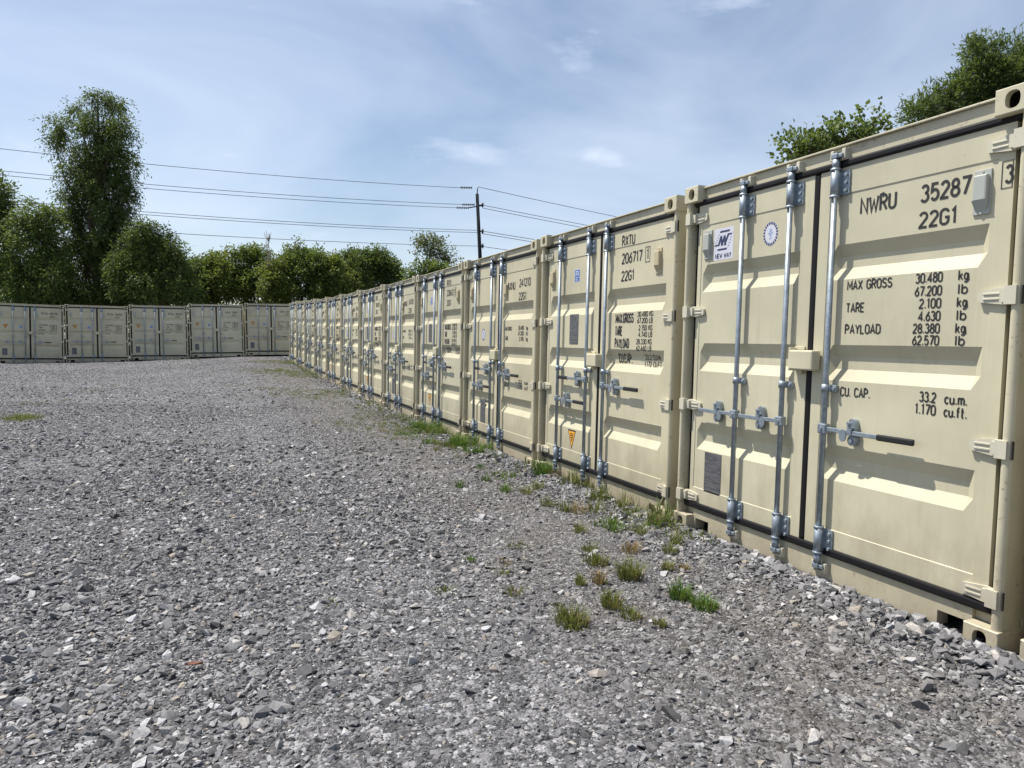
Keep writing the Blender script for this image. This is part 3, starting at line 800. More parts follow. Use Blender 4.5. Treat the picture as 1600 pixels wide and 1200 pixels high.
def container(x, y, z, rz, label, group, rods, handles, vent, decor, tilt=(0, 0), press='B'):
    c = empty('shipping_container', (x, y, z), rz)
    c.rotation_euler = (tilt[0], tilt[1], rz)
    tag(c, label, 'shipping container', group)
    for px, right in ((0, False), (W, True)):
        for zz in (0, H - .118):
            o = link('corner_casting', M_CAST, c, (px, 0, zz))
            if right: o.scale.x = -1
            o = link('corner_casting', M_CASTR, c, (px, L, zz))
            if right: o.scale.x = -1
        o = link('corner_post', M_POST, c, (px, 0, 0))
        if right: o.scale.x = -1
        o = link('corner_post', M_POSTR, c, (px, L, 0))
        if right: o.scale.x = -1
        o = link('side_wall', M_SIDE, c, (px, 0, 0))
        if right: o.scale.x = -1
    link('header_rail', M_HEAD, c); link('sill', M_SILL, c); link('roof_panel', M_ROOF, c); link('end_wall', M_BACK, c); link('floor_deck', M_FLOOR, c)
    for g in (M_GASK if 'long row' in group else M_GASK_WIDE): link('door_gasket', g, c)
    dl, dr = link('door', M_DOORS[press][0], c), link('door', M_DOORS[press][1], c)
    for zz in HINGE_Z:
        link('hinge', M_HINGE[0], dl, (0, 0, zz)); link('hinge', M_HINGE[1], dr, (0, 0, zz))
    link('lock_box', M_LOCK, dl, (-.005, 0, 0) if press == 'A' else (-.02, 0, -.055))
    for (rx, (hz, sx, grip)) in zip(rods, handles):
        rod = link('locking_rod', M_ROD, c, (rx, 0, 0))
        link('rod_bracket', M_BRACK, rod, (0, 0, 2.358)); link('rod_bracket', M_BRACK, rod, (0, 0, .262))
        link('rod_guide', M_GUIDE, rod, (0, 0, 1.17))
        link('cam_keeper', M_KEEP, rod, (0, 0, 2.522)); link('cam_keeper', M_KEEP, rod, (0, 0, .096))
        link('handle', M_HAND[sx], rod, (0, 0, hz))
        if grip: link('handle_grip', M_GRIP[sx], rod, (0, 0, hz))
    link('vent', M_VENT[vent[0]], dr, (vent[1], 0, vent[2])); link('vent', M_VENT[vent[0]], dl, (.225, 0, vent[3]))
    for me_ in decor.get('text', []): link('stencil_text', me_, dr)
    for me_ in decor.get('stick', []): link('sticker', me_, dl)
    if 'plate' in decor: link('data_plate', M_PLATE, dl, (decor['plate'][0], 0, decor['plate'][1]))
    tint = random.uniform(.93, 1.03); warm = random.uniform(-.02, .02)
    for o in [c] + list(c.children_recursive): o.color = (tint + warm, tint, tint - warm * 1.5, 1)
    return c

HA = ((.935, -1, False), (.935, -1, False), (.930, 1, True))
HB = ((.850, 1, True), (1.080, -1, True), (1.045, 1, True))
RA, RB = (.617, 1.040, 1.378), (.440, 1.037, 1.365)
def deco(kind, code, num, chk='1'):
    if kind == 'a': return {'text': write_block_a(code, num, chk), 'stick': [once('blue', lambda: blue_sticker(.69, .80, 2.045, 2.175)), once('warn', lambda: warning_sticker(.63, .80, .345, .545))], 'plate': (.705, 1.575)}
    if kind == 'b': return {'text': write_block_b(code, num), 'stick': [once('seal', lambda: seal_sticker(.672, 1.54, .065, .085))], 'plate': (.70, .50)}
    return {'text': write_block_far(code, num), 'stick': [once('warn2', lambda: warning_sticker(.27, .46, 1.50, 1.68)), once('seal2', lambda: blue_sticker(.84, .95, 1.51, 1.65))], 'plate': (.33, .50)}

row_group = 'cream containers in the long row beside the gravel lane'
ORD = ['', 'nearest', 'second', 'third', 'fourth', 'fifth', 'sixth', 'seventh', 'eighth', 'ninth', 'tenth', 'eleventh', 'twelfth']
specs = {2: ('a', 'RXTU', '206717', '1'), 3: ('b', 'AXNU', '241210', ''), 4: ('a', 'RXTU', '230612', '2'), 5: ('b', 'AXNU', '241301', ''), 6: ('a', 'RXTU', '206702', '4'),
         7: ('b', 'AXNU', '241187', ''), 8: ('a', 'RXTU', '206733', '5'), 9: ('b', 'AXNU', '241254', ''), 10: ('a', 'RXTU', '206748', '0'), 11: ('b', 'AXNU', '241266', ''), 12: ('a', 'RXTU', '206759', '8')}
for i, (x, y, z, t) in enumerate(ROW):
    rz = t - math.pi / 2
    if i == 0:
        lab = 'cream container cut off at the right edge, only its corner post and casting showing'
        container(x, y, z, rz, lab, row_group, RB, HB, ('c', 2.14, 2.12, 2.11), {'text': [], 'stick': []}); continue
    if i == 1:
        dec = {'text': write_c1(), 'stick': [logo_sticker(), text_mesh([('NEW WAY', .300, 2.036, .172, .036)], STICK_N, None, GR_A, .17), seal_sticker(.842, 2.146, .066, .080)], 'plate': (.362, .470)}
        lo = dec['stick'][1]
        for v_ in lo.vertices: v_.co.y = PY - .0016
        container(x, y, z, rz, 'largest, nearest cream container with grey vents and big black weight lettering', row_group, RA, HA, ('g', 2.205, 2.155, 2.148), dec, (0, 0), 'A'); continue
    k, code, num, chk = specs[i]
    lab = '%s cream container from the near end of the long oblique row' % ORD[i]
    if i == 2: lab = 'second cream container of the long row, orange warning triangle low on its door'
    if i == 3: lab = 'third cream container of the long row, dark plate low between its bars'
    if i == 12: lab = 'twelfth and farthest cream container, where the long row meets the shaded one'
    container(x, y, z, rz, lab, row_group, RB, HB, ('c', 2.14 if k == 'a' else 1.46, 2.12 if k == 'a' else 2.08, 2.11), deco(k, code, num, chk),
              (random.uniform(-.002, .002), random.uniform(-.003, .003)) if i > 3 else (0, 0))
far_labels = ['cream container at the left edge in the shaded far row, lid line sloping down', 'second container from the left in the shaded far row',
              'middle container of the five in the shaded far row', 'fourth container from the left in the shaded far row',
              'fifth container of the shaded far row, half hidden behind the long row']
far_codes = [('RTSU', '001702'), ('RTSU', '001583'), ('RTSU', '001599'), ('AXNU', '300911'), ('AXNU', '220341')]
far_tilt = [.004, -.008, -.015, -.025, -.02]
for (x, y, z, t), lab, (code, num), tl in zip(FAR, far_labels, far_codes, far_tilt):
    container(x - math.cos(t) * W, y - math.sin(t) * W, z, t, lab, 'cream containers in the shaded far row', RA, HA, ('g', 1.46, 2.13, 2.13), deco('f', code, num), (0, tl), 'A').scale.x = 1.02

# ------------------------------------------------------------------ gravel stones
def stone_mesh(k):
    rs = np.random.default_rng(100 + k)
    bm = bmesh.new(); n = int(rs.integers(9, 15))
    sx, sy, sz = 1.0, rs.uniform(.62, .95), rs.uniform(.45, .80)
    for _ in range(n):
        p = rs.normal(size=3); p /= np.linalg.norm(p); p *= rs.uniform(.85, 1.1)
        bm.verts.new((p[0] * sx, p[1] * sy, p[2] * sz))
    bmesh.ops.convex_hull(bm, input=bm.verts[:])
    for v_ in [q for q in bm.verts if not q.link_faces]: bm.verts.remove(v_)
    me_ = bpy.data.meshes.new('stone'); bm.to_mesh(me_); bm.free(); return me_

def stone_material():
    m, nt, b = new_mat('crushed_limestone')
    oi = nt.nodes.new('ShaderNodeObjectInfo')
    c = ramp(nt, oi.outputs['Random'], [(0.0, (0.050, 0.051, 0.055)), (0.22, (0.112, 0.112, 0.119)), (0.42, (0.174, 0.173, 0.180)), (0.60, (0.122, 0.122, 0.131)),
                                        (0.78, (0.245, 0.243, 0.248)), (0.88, (0.37, 0.372, 0.385)), (0.955, (0.245, 0.215, 0.178)), (1.0, (0.47, 0.47, 0.48))])
    geo = nt.nodes.new('ShaderNodeNewGeometry').outputs['Position']
    n = noise(nt, 90, 4, 0.65, geo)
    cc = mix(nt, 0.8, c.outputs['Color'], ramp(nt, n.outputs['Fac'], [(0.3, (0.62,) * 3), (0.7, (1.2,) * 3)]).outputs['Color'], 'MULTIPLY')
    dn = noise(nt, 0.9, 5, 0.6, geo)
    df = ramp(nt, dn.outputs['Fac'], [(0.50, (0, 0, 0)), (0.72, (0.22, 0.22, 0.22))]).outputs['Color']
    cc = mix(nt, df, cc, (0.150, 0.138, 0.122))                  # dusty, earthy patches
    cc = dirt_strip(nt, geo, cc, (0.145, 0.126, 0.104))
    nt.links.new(cc, b.inputs['Base Color']); b.inputs['Roughness'].default_value = 0.85; b.inputs['Specular IOR Level'].default_value = 0.25
    bp = nt.nodes.new('ShaderNodeBump'); bp.inputs['Strength'].default_value = 0.5; bp.inputs['Distance'].default_value = 0.006
    nt.links.new(n.outputs['Fac'], bp.inputs['Height']); nt.links.new(bp.outputs['Normal'], b.inputs['Normal'])
    return m
STONE = stone_material()
stone_col = bpy.data.collections.new('stone_kinds')
for k in range(14):
    me_ = stone_mesh(k); me_.materials.append(STONE)
    stone_col.objects.link(bpy.data.objects.new('stone', me_))

def smooth_noise(x, y, s, seed):
    r_ = np.random.default_rng(seed); out = np.zeros_like(x)
    for _ in range(7):
        a = r_.uniform(0, 2 * math.pi); f = s * r_.uniform(.6, 1.7); ph = r_.uniform(0, 6.28)
        out += np.sin((x * math.cos(a) + y * math.sin(a)) * f + ph)
    return out / 7 ** .5

def in_yard(x, y, margin=0.0):
    """on the gravel in front of both rows, not under a container"""
    s, w = row_coords(x, y)
    ok = w > -.045 + margin
    ang = 0.45
    fx, fy = x + 15.764, y - 33.372
    ok &= (fx * math.sin(ang) - fy * math.cos(ang)) > -.3
    return ok

def scatter(n_try, y0, y1, dens_pow):
    u = rng.random(n_try)
    if dens_pow == 0: y = y0 + (y1 - y0) * u
    else: y = np.sqrt(y0 ** 2 + (y1 ** 2 - y0 ** 2) * u)
    half = y * .80 + 1.1
    x = (rng.random(n_try) * 2 - 1) * half
    k = in_yard(x, y)
    return x[k], y[k]

def stones_for():
    P, S = [], []
    def put(x, y, lo, hi, powr, coarse):
        s, w = row_coords(x, y)
        fine = smooth_noise(x, y, 1.1, 5)                       # compacted, finer lanes
        band = np.exp(-((w - 1.0) / .55) ** 2) + .65 * np.exp(-((w - 2.6) / .5) ** 2) + .5 * np.exp(-((w - 4.6) / .5) ** 2)      # worn strip beside the row, wheel tracks
        near = np.exp(-(np.clip(w, 0, 9) / .28) ** 2)            # loose heap against the sills
        keep_p = np.clip(1.0 - coarse * (.6 * np.clip(fine, 0, 1.5) + .72 * band) + near * .8, .04, 1)
        k = rng.random(len(x)) < keep_p
        x, y, near = x[k], y[k], near[k]
        r_ = lo + (hi - lo) * rng.random(len(x)) ** powr
        r_ *= 1 + .35 * near
        P.append(np.stack([x, y, ground_z(x, y) + r_ * .05 + near * .012], 1)); S.append(r_)
    x, y = scatter(190000, 1.9, 7.0, 1); put(x, y, .0035, .010, 1.6, .0)
    x, y = scatter(80000, 1.9, 7.0, 1); put(x, y, .009, .026, 1.8, .85)
    x, y = scatter(7500, 1.9, 9.0, 1); put(x, y, .026, .050, 2.2, .85)
    x, y = scatter(130000, 7.0, 14.0, 1); put(x, y, .006, .021, 1.9, .6)
    x, y = scatter(5000, 7.0, 18.0, 1); put(x, y, .026, .050, 1.8, .8)
    x, y = scatter(80000, 14.0, 34.0, 1); put(x, y, .012, .032, 1.7, .4)
    # loose stones heaped along the sills
    for i in range(0, 8):
        cx, cy, cz, t = ROW[i]
        n = 620 if i < 4 else 260
        q = rng.random(n) * 2.5; w = np.abs(rng.normal(0, .13, n)) - .03
        xx = cx + math.sin(t) * q - math.cos(t) * w; yy = cy - math.cos(t) * q - math.sin(t) * w
        r_ = .010 + .030 * rng.random(n) ** 2.0
        P.append(np.stack([xx, yy, ground_z(xx, yy) + r_ * .2 + .012 * np.exp(-(w / .12) ** 2)], 1)); S.append(r_)
    # fist-sized lumps by the near corner
    n = 40; cx, cy, cz, t = ROW[1]
    q = 1.9 + rng.random(n) * .7; w = .02 + np.abs(rng.normal(0, .11, n))
    xx = cx + math.sin(t) * q - math.cos(t) * w; yy = cy - math.cos(t) * q - math.sin(t) * w
    r_ = .028 + .026 * rng.random(n)
    P.append(np.stack([xx, yy, ground_z(xx, yy) + r_ * .35], 1)); S.append(r_)
    return np.concatenate(P), np.concatenate(S)
P, S = stones_for()
gm = bpy.data.meshes.new('gravel'); gm.vertices.add(len(P)); gm.vertices.foreach_set('co', P.astype(np.float32).ravel())
a_ = gm.attributes.new('rad', 'FLOAT', 'POINT'); a_.data.foreach_set('value', S.astype(np.float32))
rot = np.stack([rng.normal(0, .42, len(P)), rng.normal(0, .42, len(P)), rng.random(len(P)) * 6.283], 1).astype(np.float32)
a_ = gm.attributes.new('rot', 'FLOAT_VECTOR', 'POINT'); a_.data.foreach_set('vector', rot.ravel())
a_ = gm.attributes.new('kind_no', 'INT', 'POINT'); a_.data.foreach_set('value', rng.integers(0, 14, len(P)).astype(np.int32))
gm.materials.append(STONE)
gravel = tag(link('gravel', gm), 'loose grey crushed stone covering the whole yard', 'gravel', kind='stuff')
ng = bpy.data.node_groups.new('stone_scatter', 'GeometryNodeTree')
ng.interface.new_socket('Geometry', in_out='INPUT', socket_type='NodeSocketGeometry'); ng.interface.new_socket('Geometry', in_out='OUTPUT', socket_type='NodeSocketGeometry')
N = ng.nodes; gi, go = N.new('NodeGroupInput'), N.new('NodeGroupOutput'); ci = N.new('GeometryNodeCollectionInfo'); iop = N.new('GeometryNodeInstanceOnPoints')
ci.inputs['Collection'].default_value = stone_col; ci.inputs['Separate Children'].default_value = True; ci.inputs['Reset Children'].default_value = True
def attr(nm, ty):
    n = N.new('GeometryNodeInputNamedAttribute'); n.data_type = ty; n.inputs['Name'].default_value = nm; return n.outputs['Attribute']
iop.inputs['Pick Instance'].default_value = True
e2r = N.new('FunctionNodeEulerToRotation')
ng.links.new(gi.outputs[0], iop.inputs['Points']); ng.links.new(ci.outputs[0], iop.inputs['Instance'])
ng.links.new(attr('kind_no', 'INT'), iop.inputs['Instance Index']); ng.links.new(attr('rot', 'FLOAT_VECTOR'), e2r.inputs[0])
ng.links.new(e2r.outputs[0], iop.inputs['Rotation']); ng.links.new(attr('rad', 'FLOAT'), iop.inputs['Scale'])
ng.links.new(iop.outputs[0], go.inputs[0])
md = gravel.modifiers.new('stones', 'NODES'); md.node_group = ng

# ------------------------------------------------------------------ weeds
def blades_mesh(name, pts, mats):
    """pts: list of (x, y, z, height, spread, blade_count, material_index)"""
    V, F, M, T = [], [], [], []
    for x, y, z, h, spread, n, mi in pts:
        base_tone = random.random()
        for _ in range(n):
            a = random.uniform(0, 6.283); r0 = spread * math.sqrt(random.random()) * .8
            bx, by = x + r0 * math.cos(a), y + r0 * math.sin(a)
            hh = h * (.25 + random.random() ** 1.4 * 1.0) * (1.15 - .55 * r0 / max(spread, 1e-4)); lean = (random.uniform(.05, .5) + .9 * r0 / max(spread, 1e-4) * random.random()) * hh
            la = a + random.uniform(-.9, .9); dx, dy = math.cos(la), math.sin(la)
            w = random.uniform(.0022, .0042) * (1 + z * 0) * (1 if h < .2 else 1.3)
            sx, sy = -dy * w, dx * w
            b = len(V)
            p1 = (bx + dx * lean * .3, by + dy * lean * .3, z + hh * .6); p2 = (bx + dx * lean, by + dy * lean, z + hh * random.uniform(.7, 1.0))
            V += [(bx - sx, by - sy, z - .01), (bx + sx, by + sy, z - .01), (p1[0] + sx * .8, p1[1] + sy * .8, p1[2]), (p1[0] - sx * .8, p1[1] - sy * .8, p1[2]), p2]
            F += [(b, b + 1, b + 2, b + 3), (b + 3, b + 2, b + 4)]; M += [mi, mi]
            T += [min(1, max(0, base_tone * .5 + random.random() * .5))] * 5
    me_ = bpy.data.meshes.new(name); me_.from_pydata(V, [], F)
    for m_ in mats: me_.materials.append(m_)
    me_.polygons.foreach_set('material_index', M)
    a_ = me_.attributes.new('tone', 'FLOAT', 'POINT'); a_.data.foreach_set('value', T)
    me_.update(); return me_

def ground_at(u, v):
    d = view_ray(u, v); z = 0.0
    for _ in range(6):
        k = (z - CAM_H) / d.z; z = gz(d.x * k, d.y * k)
    return d.x * k, d.y * k, z

TUFTS = [(1062, 934, .105, .075, 150, 1, 'bright green grass tuft in bare gravel, the taller of a touching pair'),
         (1100, 950, .085, .085, 150, 1, 'bright green low grass tuft next to a pale stone, lower of a pair'),
         (892, 976, .12, .10, 170, 0, 'widest olive weed tuft, closest to the camera on open gravel'),
         (955, 948, .11, .065, 120, 0, 'upright olive weed tuft just beyond the widest one'),
         (986, 964, .06, .07, 80, 0, 'low flat olive weed between the upright tuft and the green grass pair'),
         (1031, 978, .06, .04, 45, 0, 'tiny weed sprig below the bright green grass pair'),
         (983, 903, .15, .085, 190, 0, 'tall bushy olive weed in the middle of the tuft cluster'),
         (930, 880, .09, .10, 130, 0, 'low wide weed behind the bushy olive one'),
         (906, 913, .07, .04, 50, 0, 'small green weed, left of a reddish dry one'),
         (936, 911, .085, .045, 60, 2, 'reddish dry weed tuft on open gravel'),
         (1043, 890, .07, .045, 60, 0, 'small round weed tuft in front of the nearest container'),
         (1070, 890, .055, .045, 40, 2, 'thin straw-coloured weed next to a small round tuft'),
         (802, 927, .05, .07, 60, 0, 'flat weed patch alone on the left of the tuft cluster'),
         (1025, 822, .19, .075, 110, 0, 'tall grass clump against the corner of the second container'),
         (848, 742, .24, .13, 170, 1, 'largest green grass clump at the foot of the third container corner')]
for u, v, h, sp, n, mi, lab in TUFTS:
    x, y, z = ground_at(u, v)
    h *= .95; n = int(n * 1.25)
    me_ = blades_mesh('grass_tuft', [(0, 0, 0, h, sp, n, 0), (0.3 * sp, -.2 * sp, 0, h * .6, sp * .8, n // 4, 1)], [[WEED, WEED_G, WEED_D][mi], WEED_D if mi == 0 else WEED])
    tag(link('grass_tuft', me_, None, (x, y, z)), lab, 'grass tuft', 'weed tufts on the gravel')

pts = []
def weed_px(u, v, h, sp, n, mi):
    x, y, z = ground_at(u, v)
    if in_yard(np.array([x]), np.array([y]), .02)[0]: pts.append((x, y, z, h, sp, n, mi))
for u, v, h, sp, n, mi in ((922, 860, .08, .07, 70, 0), (984, 862, .09, .09, 80, 2), (1046, 864, .10, .06, 70, 0), (1056, 850, .12, .05, 60, 0), (785, 898, .05, .05, 40, 0), (788, 880, .05, .07, 40, 2),
                           (810, 855, .05, .09, 60, 0), (734, 877, .05, .05, 45, 1), (699, 926, .04, .08, 50, 0), (906, 832, .09, .06, 70, 0), (791, 768, .10, .07, 80, 1), (718, 762, .09, .05, 60, 1), (759, 752, .10, .06, 70, 1),
                           (892, 758, .20, .12, 120, 0), (915, 765, .20, .10, 100, 0), (938, 783, .19, .11, 120, 0), (973, 793, .17, .11, 110, 0), (822, 771, .11, .09, 90, 0), (841, 764, .12, .09, 90, 0), (902, 800, .10, .12, 90, 2), (883, 798, .10, .10, 70, 0),
                           (997, 834, .11, .08, 80, 0), (512, 943, .03, .07, 40, 0), (690, 926, .03, .08, 40, 0), (470, 800, .03, .06, 25, 0), (855, 790, .10, .08, 60, 0), (930, 800, .11, .10, 90, 0)):
    weed_px(u, v, h, sp, n, mi)
# verge: weeds along the foot of the row and in drifts out from it, thicker towards the far end
n = 3000
s_ = rng.uniform(-.6, 29, n); w_ = np.abs(rng.normal(0, 1, n)) * np.interp(s_, [0, 3, 8, 14, 29], [.18, .35, .75, .95, .9]) + .02
t = 0.414
xx = ROW[1][0] - math.sin(t) * s_ - math.cos(t) * w_; yy = ROW[1][1] + math.cos(t) * s_ - math.sin(t) * w_
zz = ground_z(xx, yy); pn = smooth_noise(xx, yy, 1.5, 21)
for x, y, z, s1, w1, p_ in zip(xx, yy, zz, s_, w_, pn):
    if p_ < (-.25 if s1 > 6 else .2) + .25 * w1 + random.gauss(0, .35) or not in_yard(np.array([x]), np.array([y]), .02)[0]: continue
    if s1 < 2.2 and random.random() < .55: continue
    foot = w1 < .22
    pts.append((x, y, z, random.uniform(.03, .07) if not foot else random.uniform(.05, .16), random.uniform(.05, .14), random.randint(7, 18), random.choice([0, 0, 0, 0, 0, 1, 1, 2])))
for _ in range(270):
    s1 = random.uniform(-.1, 6.5); w1 = abs(random.gauss(0, .30)) + .03
    x = ROW[1][0] - math.sin(.407) * s1 - math.cos(.407) * w1; y = ROW[1][1] + math.cos(.407) * s1 - math.sin(.407) * w1
    if smooth_noise(np.array([x]), np.array([y]), 2.2, 33)[0] < -.25: continue
    pts.append((x, y, gz(x, y), random.uniform(.09, .24) * (1 if w1 < .35 else .5), random.uniform(.06, .14), random.randint(30, 70), random.choice([0, 1, 1])))
# low cover in the corner, in front of the far row, and a strip out on the left
def drift(u0, v0, u1, v1, n, hmax, mi):
    for _ in range(n):
        k = random.random(); weed_px(u0 + (u1 - u0) * k + random.gauss(0, 10), v0 + (v1 - v0) * k + random.gauss(0, 1.6), random.uniform(.04, hmax), random.uniform(.06, .16), 16, mi)
drift(400, 580, 455, 574, 60, .12, 0); drift(380, 578, 450, 582, 40, .10, 0); drift(8, 656, 55, 652, 46, .13, 0); drift(30, 654, 50, 652, 20, .13, 1)
drift(255, 565, 300, 564, 25, .12, 0); drift(140, 610, 205, 602, 18, .05, 0); drift(40, 635, 100, 625, 14, .05, 0); drift(345, 600, 450, 612, 24, .05, 0); drift(430, 606, 540, 632, 30, .05, 0)
tag(link('weeds', blades_mesh('weeds', pts, [WEED, WEED_G, WEED_D])), 'thin weeds and grass growing through gravel beside the containers', 'weeds', kind='stuff')

# a dead leaf lying on the stones
x, y, z = ground_at(303, 1046)
m = MB()
for k in range(6):
    a0, a1 = k / 6, (k + 1) / 6
    f = lambda a: .016 * math.sin(math.pi * a) ** .7
    m.add([(-.035 + .07 * a0, -f(a0), .010 + .008 * a0), (-.035 + .07 * a1, -f(a1), .010 + .008 * a1), (-.035 + .07 * a1, 0, .004), (-.035 + .07 * a0, 0, .004)], [(0, 1, 2, 3)])
    m.add([(-.035 + .07 * a0, 0, .004), (-.035 + .07 * a1, 0, .004), (-.035 + .07 * a1, f(a1), .012), (-.035 + .07 * a0, f(a0), .012)], [(0, 1, 2, 3)])
o = link('dry_leaf', m.mesh('dry_leaf', simple('rust_brown_leaf', (.17, .075, .045), .85)), None, (x, y, z + .016)); o.rotation_euler = (0, .1, .4)
tag(o, 'curled rust-brown dead leaf lying on the gravel', 'leaf')

# ------------------------------------------------------------------ trees
def leaf_cloud(name, lobes, n_spray, leaf, mat, droop=.3, per=12, twig=.7, hollow=.45, seed=1):
    r_ = np.random.default_rng(seed)
    lob = np.array(lobes, float)                                # cx cy cz rx ry rz
    wt = (lob[:, 3] * lob[:, 4] * lob[:, 5]) ** (2 / 3); wt /= wt.sum()
    li = r_.choice(len(lob), n_spray, p=wt)
    nc = 20                                                     # leaves gather in clumps on each limb
    cd_ = r_.normal(size=(len(lob), nc, 3)); cd_ /= np.linalg.norm(cd_, axis=2)[:, :, None]
    d = cd_[li, r_.integers(0, nc, n_spray)] + r_.normal(0, .20, (n_spray, 3)); d /= np.linalg.norm(d, axis=1)[:, None]
    bump = 1 + .22 * np.sin(d[:, 0] * 5 + li) * np.sin(d[:, 1] * 4.3 + 2 * li) + .16 * np.sin(d[:, 2] * 9 + 3 * li)
    rad = (hollow + (1 - hollow) * r_.random(n_spray) ** .6) * bump
    c = lob[li, :3] + d * lob[li, 3:] * rad[:, None]
    ax = d + r_.normal(0, .45, (n_spray, 3)); ax[:, 2] += .25 - droop * 1.5
    ax /= np.linalg.norm(ax, axis=1)[:, None]
    tone_s = r_.random(n_spray)
    k = r_.random((n_spray, per))
    pos = c[:, None, :] + ax[:, None, :] * (k[:, :, None] * twig) + r_.normal(0, twig * .13, (n_spray, per, 3))
    pos[:, :, 2] -= droop * (k ** 2) * twig
    pos = pos.reshape(-1, 3); nL = len(pos)
    ld = np.repeat(ax, per, 0) + r_.normal(0, .6, (nL, 3)); ld[:, 2] -= droop
    ld /= np.linalg.norm(ld, axis=1)[:, None]
    sd = np.cross(ld, r_.normal(size=(nL, 3))); sd /= np.maximum(1e-6, np.linalg.norm(sd, axis=1))[:, None]
    ln = leaf[0] * r_.uniform(.6, 1.3, nL)[:, None]; wd = leaf[1] * r_.uniform(.7, 1.25, nL)[:, None]
    V = np.empty((nL, 4, 3)); V[:, 0] = pos; V[:, 1] = pos + ld * ln * .45 + sd * wd * .5; V[:, 2] = pos + ld * ln; V[:, 3] = pos + ld * ln * .45 - sd * wd * .5
    me_ = bpy.data.meshes.new(name); me_.vertices.add(nL * 4); me_.vertices.foreach_set('co', V.astype(np.float32).ravel())
    me_.loops.add(nL * 4); me_.loops.foreach_set('vertex_index', np.arange(nL * 4, dtype=np.int32))
    me_.polygons.add(nL); me_.polygons.foreach_set('loop_start', np.arange(0, nL * 4, 4, dtype=np.int32)); me_.polygons.foreach_set('loop_total', np.full(nL, 4, np.int32))
    tone = np.clip(np.repeat(tone_s, per) * .55 + r_.random(nL) * .45, 0, 1)
    a_ = me_.attributes.new('tone', 'FLOAT', 'POINT'); a_.data.foreach_set('value', np.repeat(tone, 4).astype(np.float32))
    me_.materials.append(mat); me_.update(calc_edges=True); me_.validate(); return me_, c

def wood(name, base, top, r0, targets, mat=BARK, seed=3, twigs=None):
    rr = random.Random(seed); m = MB(); base, top = Vector(base), Vector(top)
    n = 9; line = []
    for i in range(n):
        k = i / (n - 1); p = base.lerp(top, k)
        p += Vector((rr.uniform(-1, 1), rr.uniform(-1, 1), 0)) * r0 * 1.4 * (1 if 0 < i < n - 1 else 0)
        line.append(p)
    m.tube(line, [r0 * (1.25 if i == 0 else 1 - .82 * i / (n - 1)) for i in range(n)], 9)
    for tp in targets:
        tp = Vector(tp); k = rr.uniform(.22, .75); i = int(k * (n - 1))
        kz = max(0.15, min(.9, (tp.z - base.z) / max(.1, top.z - base.z) - .22)); i = int(kz * (n - 1))
        s = line[i]; mid = s.lerp(tp, .5) + Vector((rr.uniform(-.2, .2), rr.uniform(-.2, .2), rr.uniform(0, .3))) * (tp - s).length * .3
        rb = r0 * (1 - .8 * i / (n - 1)) * .55
        m.tube([s, s.lerp(mid, .5), mid, mid.lerp(tp, .6), tp], [rb, rb * .8, rb * .6, rb * .4, rb * .15], 6, caps=False)
        for tw in (twigs if twigs is not None else []):
            if (Vector(tw) - tp).length < (tp - s).length * 1.2 and rr.random() < .5:
                q = mid.lerp(tp, rr.uniform(.2, 1)); w2 = Vector(tw)
                m.tube([q, q.lerp(w2, .5) + Vector((0, 0, .05)), w2], [rb * .16, rb * .10, rb * .04], 4, caps=False)
    return m.mesh(name, mat)

def tree(name, label, category, group, px, depth, lobes_px, leaf, n_spray, mat, droop=.3, per=12, twig=.7, r0=.18, hollow=.45, seed=1, base_u=None):
    """lobes given as (u, v, half width px, half height px, depth offset m) at the tree's distance"""
    s = depth / FPX
    bu = px if base_u is None else base_u
    b = at(bu, 540, depth); b.z = gz(b.x, b.y)
    lobes = []
    for u, v, ru, rv, dy in lobes_px:
        p = at(u, v, depth + dy); f = lambda q: max(.22, (q * s - twig * .5) / 1.1)          # twigs reach past the lobe
        lobes.append((p.x - b.x, p.y - b.y, p.z - b.z, f(ru), f((ru + rv) * .5), f(rv)))
    rl = random.Random(seed * 7 + 1); sat = []
    for q in lobes:
        for _ in range(3):
            a = rl.uniform(0, 6.283); el = rl.uniform(-.3, 1.2); k = rl.uniform(.8, 1.4); rr_ = rl.uniform(.25, .5)
            sat.append((q[0] + math.cos(a) * math.cos(el) * q[3] * k, q[1] + math.sin(a) * math.cos(el) * q[4] * k, q[2] + math.sin(el) * q[5] * k, q[3] * rr_, q[4] * rr_, q[5] * rr_ * .8))
    main = lobes; lobes = lobes + sat
    t = empty(name, b); tag(t, label, category, group)
    me_, c = leaf_cloud('crown', lobes, n_spray, leaf, mat, droop, per, twig, hollow, seed)
    link('crown', me_, t)
    hi = max(lobes, key=lambda q: q[2] + q[5])
    tw = [tuple(c[i]) for i in range(0, len(c), max(1, len(c) // 70))]
    link('trunk', wood('trunk', (0, 0, -.1), (hi[0] * .8, hi[1] * .8, hi[2] + hi[5] * .3), r0, [(q[0], q[1], q[2]) for q in main], BARK, seed, tw), t)
    return t

